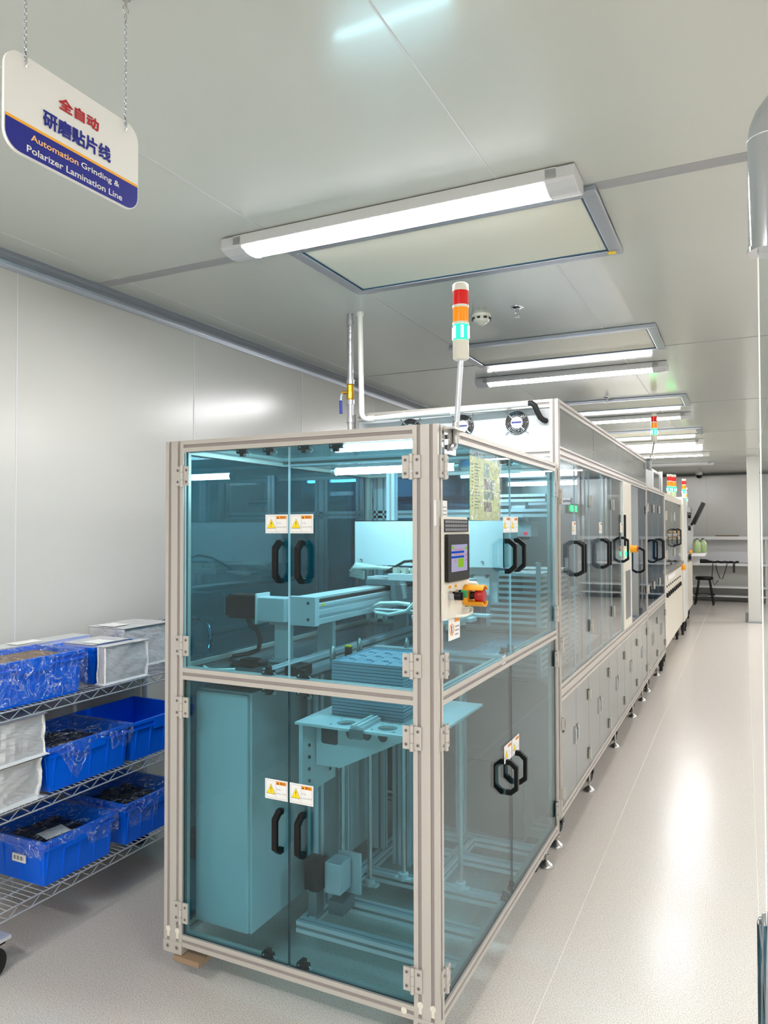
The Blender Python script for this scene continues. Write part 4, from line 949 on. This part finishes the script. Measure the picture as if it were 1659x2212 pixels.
for x, y, z, l, k in ((-.82, 10.3, 1.955, 'signal tower with lit green tier on the cream machine, first of the far group', 1.25), (-.86, 10.15, 1.955, 'signal tower with lit green tier on the cream machine, hidden behind its neighbour', 1.25),
                   (-.81, 12.0, 2.0, 'signal tower with lit green tier on the cream end pillar', 1.25), (-.84, 12.7, 1.9, 'signal tower with lit green tier on the console machine, lowest of the far group', 1.25)):
    tower_light('signal_tower', x, y, z+.001, l, (x, y, z+.001), k, group='signal towers along the line')
# ================================================================== pipes by the fan header
t = thing('water_pipe', (-1.914, 3.51, 0), 'galvanised drop pipe with brass ball valve beside the teal cabinet', 'pipe')
MB().tube([(-1.914, 3.51, 0), (-1.914, 3.51, CZ)], .016, M['galv'], 14).build('pipe', t)
b = MB()
for z in (2.25, 2.36, 2.68, 2.15): b.cyl((-1.914, 3.51, z), .021, -.012, .012, M['galv'])
b.build('coupling', t)
v = MB().lathe([(.018, -.045), (.021, -.035), (.019, 0), (.021, .035), (.018, .045)], (-1.914, 3.51, 2.305), M['brass'], n=8, smooth=False).tube([(-1.914, 3.51, 2.305), (-1.96, 3.5, 2.305)], .009, M['brass']).build('ball_valve', t)
MB().tube([(-1.955, 3.5, 2.305), (-1.965, 3.5, 2.29), (-1.968, 3.5, 2.26)], .006, M['alub']).tube([(-1.968, 3.5, 2.262), (-1.966, 3.5, 2.19)], .0085, M['vblue']).build('lever', v)
t = thing('drain_pipe', (-1.842, 3.49, CZ), 'white plastic pipe that drops from the ceiling and runs along the fan header', 'pipe')
pts = [(-1.848, 3.5, CZ), (-1.84, 3.5, 2.19)]+[(-1.84+.04*(1-math.cos(a)), 3.5, 2.19-.04*math.sin(a)) for a in [math.radians(15*i) for i in range(1, 7)]]+[(-.93, 3.5, 2.168)]
MB().tube(pts, .0145, M['pvc'], 14).build('pipe', t)
b = MB().cyl((-1.848, 3.5, 0), .019, CZ-.02, CZ, M['pvc'])
b.cyl((0, 3.5, 2.155), .018, -1.33, -1.3, M['pvc'], ax=0).cyl((0, 3.5, 2.15), .018, -1.8, -1.765, M['pvc'], ax=0)
b.build('fitting', t)
b = MB()
for x in (-1.59, -1.3, -1.05): b.box(x-.008, x+.008, 3.5, 3.559, 2.166, 2.172, M['pvc'])
b.build('pipe_clip', t)
MB().tube([(-.94, 3.5, 2.168), (-.915, 3.5, 2.168), (-.9, 3.505, 2.155), (-.89, 3.515, 2.125), (-.88, 3.53, 2.1), (-.87, 3.544, 2.09), (-.862, 3.566, 2.088)], .0135, M['rubber'], 12).build('black_hose', t)
# ================================================================== wire rack
t = thing('wire_rack', (-2.54, 2.24, 0), 'chrome wire shelf rack on casters by the left wall', 'rack')
kx0, kx1, ky0, ky1 = -2.75, -2.335, 1.5, 2.86
SZ = (.232, .572, .925)
for z in SZ:
    b = MB()
    for x in (kx0, kx1):
        b.tube([(x, ky0, z), (x, ky1, z)], .003, M['wire'], 6); b.tube([(x, ky0, z-.032), (x, ky1, z-.032)], .003, M['wire'], 6)
        n = 30; pts = [(x, ky0+(ky1-ky0)*k/n, z if k % 2 else z-.032) for k in range(n+1)]; b.tube(pts, .0022, M['wire'], 5)
    for y in (ky0, ky1):
        b.tube([(kx0, y, z), (kx1, y, z)], .003, M['wire'], 6); b.tube([(kx0, y, z-.032), (kx1, y, z-.032)], .003, M['wire'], 6)
        n = 10; b.tube([(kx0+(kx1-kx0)*k/n, y, z if k % 2 else z-.032) for k in range(n+1)], .0022, M['wire'], 5)
    for k in range(54): b.tube([(kx0, ky0+(ky1-ky0)*(k+.5)/54, z+.003), (kx1, ky0+(ky1-ky0)*(k+.5)/54, z+.003)], .0016, M['wire'], 5)
    for x in (-2.65, -2.54, -2.43): b.tube([(x, ky0, z-.002), (x, ky1, z-.002)], .0028, M['wire'], 6)
    b.build('wire_shelf', t)
for x in (kx0+.005, kx1-.005):
    for y in (ky0+.01, ky1-.01):
        b = MB().tube([(x, y, .13), (x, y, SZ[2]+.04)], .0125, M['wire'], 12)
        for z in SZ: b.cyl((x, y, z), .018, -.036, .006, M['rubber'])
        b.build('post', t)
        caster(x-.03 if x > -2.5 else x+.02, 1.73 if y < 2 else y-.05, .13, t, .055)
MB().box(kx1-.085, kx1+.002, ky0+.0, 1.785, .1305, .142, M['alub']).build('corner_plate', t)
MB().tube([(-2.735, 2.85, .96), (-2.735, 2.88, 1.04), (-2.72, 2.93, 1.09), (-2.67, 2.95, 1.108), (-2.47, 2.95, 1.112), (-2.42, 2.95, 1.09), (-2.4, 2.945, 1.04), (-2.395, 2.92, .97), (-2.36, 2.87, .93)], .012, M['chrome'], 12).build('push_handle', t)
# ------------------------------------------------------------------ blue crates
def crate(x0, x1, y0, y1, z0, z1, label, group='blue plastic crates on the wire rack'):
    b = MB(); m = M['blue']; tp = .012; w = .0035; fz = z0+.004
    def ringv(ins, z): return [(x0+ins, y0+ins, z), (x1-ins, y0+ins, z), (x1-ins, y1-ins, z), (x0+ins, y1-ins, z)]
    q = [(0, 1, 2, 3)]
    rows = [ringv(tp, z0), ringv(.004, z1-.035), ringv(-.004, z1-.035), ringv(-.004, z1-.028), ringv(.002, z1-.028), ringv(.002, z1-.012), ringv(-.006, z1-.012), ringv(-.006, z1), ringv(w+.004, z1), ringv(tp+w, fz)]
    vs = sum(rows, []); fs = [(3, 2, 1, 0)]
    for i in range(len(rows)-1):
        for k in range(4): fs.append((4*i+k, 4*i+(k+1) % 4, 4*i+4+(k+1) % 4, 4*i+4+k))
    e = 4*(len(rows)-1); fs.append((e, e+1, e+2, e+3)); b.add(vs, fs, m)
    for k in range(5):   # vertical ribs on the long faces, tapering handle ribs
        y = y0+(y1-y0)*(.06+.22*k)
        for x, s in ((x1, 1), (x0, -1)): b.add([(x-s*tp, y-.003, z0), (x-s*tp, y+.003, z0), (x+s*.003, y+.003, z1-.034), (x+s*.003, y-.003, z1-.034), (x-s*(tp+.004), y-.004, z0), (x-s*(tp+.004), y+.004, z0), (x-s*.002, y+.004, z1-.034), (x-s*.002, y-.004, z1-.034)], [(0, 1, 2, 3), (0, 3, 7, 4), (1, 5, 6, 2)], m)
    for k in range(4):
        x = x0+(x1-x0)*(.08+.28*k)
        for y, s in ((y0, -1), (y1, 1)): b.add([(x-.003, y-s*tp, z0), (x+.003, y-s*tp, z0), (x+.003, y+s*.003, z1-.034), (x-.003, y+s*.003, z1-.034), (x-.004, y-s*(tp+.004), z0), (x+.004, y-s*(tp+.004), z0), (x+.004, y-s*.002, z1-.034), (x-.004, y-s*.002, z1-.034)], [(0, 1, 2, 3), (0, 3, 7, 4), (1, 5, 6, 2)], m)
    yc = (y0+y1)/2; b.box(x1-.003, x1+.005, yc-.07, yc+.07, z1-.05, z1-.012, m)
    return tag(b.build('storage_crate'), label, 'crate', group)
def film_skirt(x0, x1, y0, y1, z1, parent, drop, seed, top=False, sag=.008):
    """loose clear film over a crate: skirt outside the rim, optional sheet over the top"""
    rn = random.Random(seed); b = MB(); per = []
    n = 26
    o = .011
    for k in range(n): per.append((x1+o, y0-o+(y1-y0+2*o)*k/n))
    for k in range(n): per.append((x1+o-(x1-x0+2*o)*k/n, y1+o))
    for k in range(n): per.append((x0-o, y1+o-(y1-y0+2*o)*k/n))
    for k in range(n): per.append((x0-o+(x1-x0+2*o)*k/n, y0-o))
    N = len(per); rows = 6; vs = []
    cx, cy = (x0+x1)/2, (y0+y1)/2
    for r in range(rows):
        for i, (x, y) in enumerate(per):
            d = drop(i/N)+.012*noise.noise(Vector((i*.45, seed, 0))); f = r/(rows-1)
            j = .006*noise.noise(Vector((x*40, y*40, r*1.7+seed)))+.002
            dx, dy = x-cx, y-cy; L = math.hypot(dx, dy)
            vs.append((x+dx/L*j*(r > 0), y+dy/L*j*(r > 0), z1+.004-d*f))
    fs = [(r*N+i, r*N+(i+1) % N, (r+1)*N+(i+1) % N, (r+1)*N+i) for r in range(rows-1) for i in range(N)]
    b.add(vs, fs, M['film'])
    G = 14; vs = []
    for i in range(G+1):
        for j in range(G+1):
            u, v = i/G, j/G; edge = min(u, 1-u, v, 1-v)*2
            z = z1+.0045-(sag*edge**.7 if not top else -.018*edge)+.008*noise.noise(Vector((u*6, v*6, seed)))*min(1, edge*4)
            vs.append((x0-o+(x1-x0+2*o)*u, y0-o+(y1-y0+2*o)*v, z))
    b.add(vs, [(i*(G+1)+j, (i+1)*(G+1)+j, (i+1)*(G+1)+j+1, i*(G+1)+j+1) for i in range(G) for j in range(G)], M['film'])
    return b.build('plastic_film', parent)
def bag(x0, x1, y0, y1, z0, z1, label, seed):
    """lumpy black bag filling a crate"""
    b = MB(); G = 16; vs = []
    for i in range(G+1):
        for j in range(G+1):
            u, v = i/G, j/G; e = min(1, 5*min(u, 1-u, v, 1-v))
            vs.append((x0+(x1-x0)*u, y0+(y1-y0)*v, z1-.03*(1-e)+.014*noise.noise(Vector((u*5, v*5, seed)))+.006*noise.noise(Vector((u*14, v*14, seed)))))
    b.add(vs, [(i*(G+1)+j, (i+1)*(G+1)+j, (i+1)*(G+1)+j+1, i*(G+1)+j+1) for i in range(G) for j in range(G)], M['bag'], True)
    b.box(x0+.01, x1-.01, y0+.01, y1-.01, z0, z1-.05, M['bag'])
    return tag(b.build('black_bag'), label, 'bag', 'black bags in the crates')
def foil_box(x0, x1, y0, y1, z0, z1, label, seed, amp=.026, sub=21, group='foil wrapped boxes on the wire rack'):
    bm = bmesh.new(); bmesh.ops.create_cube(bm, size=1)
    bmesh.ops.subdivide_edges(bm, edges=bm.edges, cuts=sub, use_grid_fill=True)
    c = Vector(((x0+x1)/2, (y0+y1)/2, (z0+z1)/2)); s = Vector((x1-x0, y1-y0, z1-z0))
    rn = random.Random(seed)
    for v in bm.verts:
        p = Vector((v.co[i]*s[i] for i in range(3))); nrm = Vector((0, 0, 0))
        for i in range(3):
            if abs(abs(v.co[i])-.5) < 1e-4: nrm[i] = math.copysign(1, v.co[i])
        q = (p+c)*9+Vector((seed, 0, 0))
        q += Vector((noise.noise(q*.7), noise.noise(q*.7+Vector((9, 0, 0))), 0))
        d = noise.voronoi(q*.75)[0]; e = noise.voronoi(q*1.9)[0]
        k = .75*d[0]+.35*min(.5, d[1]-d[0])+.35*e[0]+.06*rn.random()
        if nrm.z < -.5: k = 0
        if nrm.z > .5: k *= .3
        p -= nrm.normalized()*amp*k if nrm.length else Vector()
        v.co = p+c
    b = MB(); b.b.free(); b.b = bm; b.mi(M['foil'])
    return tag(b.build('foil_package'), label, 'package', group)
s0, s1, s2 = SZ[0]+.005, SZ[1]+.005, SZ[2]+.005
# bottom shelf
c = crate(-2.7, -2.342, 1.925, 2.262, s0, s0+.166, 'blue crate with a white barcode label on the bottom shelf')
film_skirt(-2.7, -2.342, 1.925, 2.262, s0+.166, c, lambda s: .03+.05*(abs(s-.2) < .06)+.03*(s > .9), 3)
b = MB().box(-2.51, -2.44, 1.921, 1.9265, s0+.075, s0+.104, M['paper'])
for k in range(9): b.box(-2.5+.0062*k, -2.4968+.0062*k-.0012*(k % 3), 1.9204, 1.921, s0+.083, s0+.098, M['ink'])
b.build('barcode_label', c)
g = bag(-2.68, -2.362, 1.945, 2.242, s0+.012, s0+.13, 'black bag filling the labelled crate on the bottom shelf', 1)
b = MB(); b.add([(-2.5, 2.02, s0+.139), (-2.42, 2.0, s0+.138), (-2.4, 2.1, s0+.142), (-2.48, 2.12, s0+.144), (-2.45, 2.06, s0+.147)], [(0, 1, 4), (1, 2, 4), (2, 3, 4), (3, 0, 4)], M['paper']); b.build('paper_slip', g)
c = crate(-2.7, -2.342, 2.325, 2.665, s0, s0+.172, 'blue crate under film at the machine end of the bottom shelf')
film_skirt(-2.7, -2.342, 2.325, 2.665, s0+.172, c, lambda s: .03+.07*(abs(s-.07) < .06), 5)
bag(-2.68, -2.362, 2.345, 2.645, s0+.012, s0+.14, 'black bag filling the crate at the machine end of the bottom shelf', 2)
# middle shelf
c = crate(-2.7, -2.342, 1.948, 2.34, s1, s1+.168, 'blue crate holding a black bag between foil boxes and empty crate')
film_skirt(-2.7, -2.342, 1.948, 2.34, s1+.168, c, lambda s: .022+.13*max(0, 1-abs(s-.075)/.05)+.06*(abs(s-.22) < .04), 9)
bag(-2.68, -2.362, 1.97, 2.32, s1+.012, s1+.135, 'black bag filling the crate on the middle shelf', 3)
crate(-2.72, -2.342, 2.364, 2.75, s1, s1+.163, 'empty blue crate at the machine end of the middle shelf')
foil_box(-2.66, -2.338, 1.56, 1.932, s1, s1+.152, 'crumpled silver foil box on the middle shelf, lower of two', 11)
foil_box(-2.66, -2.336, 1.56, 1.945, s1+.153, s1+.308, 'crumpled silver foil box on the middle shelf, upper of two', 12)
# top shelf
c = crate(-2.61, -2.342, 1.66, 2.098, s2, s2+.165, 'blue crate fully wrapped in shiny film on the top shelf')
film_skirt(-2.61, -2.342, 1.66, 2.098, s2+.165, c, lambda s: .155, 21, top=True)
tag(MB().box(-2.59, -2.36, 1.68, 2.08, s2+.012, s2+.15, M['brown']).build('packed_goods', bev=.01), 'brownish goods packed in the film wrapped crate on the top shelf', 'goods')
c = crate(-2.62, -2.4, 2.2, 2.45, s2, s2+.15, 'small blue crate behind a silver foil pack on the top shelf')
foil_box(-2.392, -2.336, 2.2, 2.458, s2, s2+.158, 'silver foil pack standing upright before the small crate on the top shelf', 37, .016)
o = foil_box(-2.6, -2.42, 2.22, 2.43, s2+.012, s2+.158, 'silver foil pack lying in the small crate on the top shelf', 31, .006)
b = MB().box(-2.52, -2.42, 2.25, 2.34, s2+.1585, s2+.1595, M['paper']); b.build('paper_label', o)
o = foil_box(-2.74, -2.63, 1.95, 2.4, s2, s2+.165, 'long flat silver pack along the wall at the back of the top shelf', 33, .004)
MB().box(-2.73, -2.66, 2.05, 2.18, s2+.166, s2+.167, M['paper']).build('paper_label', o)
o = foil_box(-2.74, -2.5, 2.47, 2.78, s2, s2+.19, 'silver foil pack at the far end of the top shelf near the push handle', 35, .02)
MB().box(-2.7, -2.6, 2.5, 2.6, s2+.1885, s2+.1895, M['paper']).build('paper_label', o)
# ================================================================== far end of the room
t = thing('wall_bench', (.6, 17.2, 0), 'long pale bench with shelves along the far wall', 'bench')
for z, h in ((1.335, .07), (.78, .05), (.31, .04), (.12, .03)): MB().box(-1.3, 1.75, 16.95, 17.42, z-h/2, z+h/2, M['white']).build('shelf', t, bev=.005)
for x in (-1.25, .4, 1.7):
    for y in (17.0, 17.4): MB().box(x-.02, x+.02, y-.02, y+.02, 0, 1.3, M['alu']).build('leg', t)
MB().box(-1.3, 1.75, 17.4, 17.42, .81, 1.3, M['lgrey']).build('back_panel', t)
tag(MB().box(-.55, -.1, 17.0, 17.3, 1.37, 1.39, M['brown']).build('flat_carton', bev=.004), 'flat brown carton lying on the top of the far bench', 'carton')
t = tag(MB().tube([(-.95+.04*k, 17.1+.06*math.sin(k*1.3), .815+.02*abs(math.sin(k))) for k in range(22)], .022, M['rubber']).ball((-.8, 17.1, .84), .09, M['rubber'], sc=(1.6, 1, .5)).build('cable_pile'), 'black pile of cable lying on the far bench', 'cable')
MB().tube([(-.55, 16.96, .8), (-.52, 16.93, .65), (-.47, 16.93, .5), (-.42, 16.93, .48), (-.35, 16.93, .7), (-.33, 16.95, .8)], .008, M['rubber']).tube([(-.6, 16.94, .8), (-.62, 16.92, .5), (-.58, 16.92, .35), (-.5, 16.92, .45)], .008, M['rubber']).tube([(-.2, 16.94, .8), (-.2, 16.92, .62)], .02, M['rubber']).build('hanging_cable', t)
t = thing('work_stool', (-.74, 16.3, 0), 'black four legged work stool before the far bench', 'stool')
MB().lathe([(.15, 0), (.17, .015), (.17, .05), (.15, .065)], (-.74, 16.3, .5), M['black'], n=24).build('seat', t)
for sx in (-1, 1):
    for sy in (-1, 1): MB().tube([(-.74+sx*.1, 16.3+sy*.1, .5), (-.74+sx*.17, 16.3+sy*.17, 0)], .017, M['black']).build('leg', t)
MB().ring((-.74, 16.3, .2), .2, .01, M['black'], ax=2).build('foot_ring', t)
for k, (x, y) in enumerate(((-.74, 13.85), (-.655, 14.1))):
    t = thing('bottle', (x, y, 1.1215), ('green bottle on the white side tray of the console machine, inner of two', 'green bottle on the white side tray of the console machine, outer of two')[k], 'bottle', 'green bottles on the side tray')
    MB().lathe([(.06, 0), (.065, .01), (.065, .17), (.025, .21), (.02, .23)], (x, y, 1.1215), M['pet'], n=18).build('body', t)
    MB().cyl((x, y, 1.35), .023, -.002, .02, M['dgrey']).build('cap', t)
# ================================================================== glass screen with chrome edge tubes at the aisle
gy = 1.45
t = thing('glass_screen', (.6, gy, 0), 'clear glass screen with chrome edge tubes at the aisle side of the picture', 'glass screen')
MB().box(.0285, 1.3, gy-.004, gy+.004, .3, 2.26, M['clear'], M['edge']).build('pane', t)
MB().box(.0262, .0284, gy-.0055, gy+.0055, .3, 2.06, M['paper']).build('bright_edge_strip', t)  # added white strip, paints the bright line along the glass edge
r = .034; cx = .046
pts = [(cx, gy, 2.06), (cx, gy, 2.25)]+[(cx+.07*(1-math.cos(a)), gy, 2.25+.07*math.sin(a)) for a in [math.radians(15*i) for i in range(1, 7)]]+[(1.3, gy, 2.32)]
MB().tube(pts, r, M['chrome'], 24).build('upper_tube', t)
MB().tube([(cx, gy, 2.052), (cx, gy, 2.06)], r*1.06, M['chrome'], 24).build('upper_collar', t); MB().ring((cx, gy, 2.25), r, .0012, M['white'], ax=2).build('weld_seam', t)
b = MB(); n = 28; vs = []
for rr in (r, r-.003):
    for k in range(n): a = 2*PI*k/n; vs += [(cx+rr*math.cos(a), gy+rr*math.sin(a), 0), (cx+rr*math.cos(a), gy+rr*math.sin(a), .905+.022*math.cos(a))]
fs = []
for k in range(n):
    i, j = 2*k, 2*((k+1) % n); o = 2*n; fs += [(i, j, j+1, i+1), (o+i, o+j, o+j+1, o+i+1), (i+1, j+1, o+j+1, o+i+1)]
b.add(vs, fs, M['chrome'], True); b.build('lower_tube', t)
MB().box(.1, 1.3, gy-.02, gy+.02, 0, .3, M['alu']).build('bottom_rail', t)
# ================================================================== camera and render look
cd = bpy.data.cameras.new('camera'); co = bpy.data.objects.new('camera', cd); C.objects.link(co)
yaw, pit, rol = (math.radians(a) for a in (26.007797, 1.20501646, .12673134))
Rm = Matrix.Rotation(yaw, 3, 'Z') @ Matrix.Rotation(pit, 3, 'X') @ Matrix.Rotation(rol, 3, 'Y')
ax, ay, az = Rm.col[0], Rm.col[1], Rm.col[2]
co.matrix_world = Matrix(((ax[0], az[0], -ay[0], 0), (ax[1], az[1], -ay[1], 0), (ax[2], az[2], -ay[2], 1.57), (0, 0, 0, 1)))
cd.sensor_fit = 'AUTO'; cd.sensor_width = 36; cd.lens = 1594.53/2212*36; cd.clip_start = .02
sc = bpy.context.scene; sc.camera = co
w = bpy.data.worlds.new('room_air'); sc.world = w; w.use_nodes = True
w.node_tree.nodes['Background'].inputs[0].default_value = (.02, .02, .02, 1); w.node_tree.nodes['Background'].inputs[1].default_value = 1
vs_ = sc.view_settings; vs_.view_transform = 'Standard'; vs_.look = 'None'; vs_.gamma = 1; vs_.use_curve_mapping = False; vs_.exposure = EXPOSURE
cy = sc.cycles; cy.use_denoising = True; cy.max_bounces = 6; cy.diffuse_bounces = 4; cy.glossy_bounces = 3; cy.transmission_bounces = 2; cy.transparent_max_bounces = 32
cy.use_adaptive_sampling = True; cy.adaptive_threshold = .05
cy.sample_clamp_indirect = 6; cy.caustics_reflective = False; cy.caustics_refractive = False
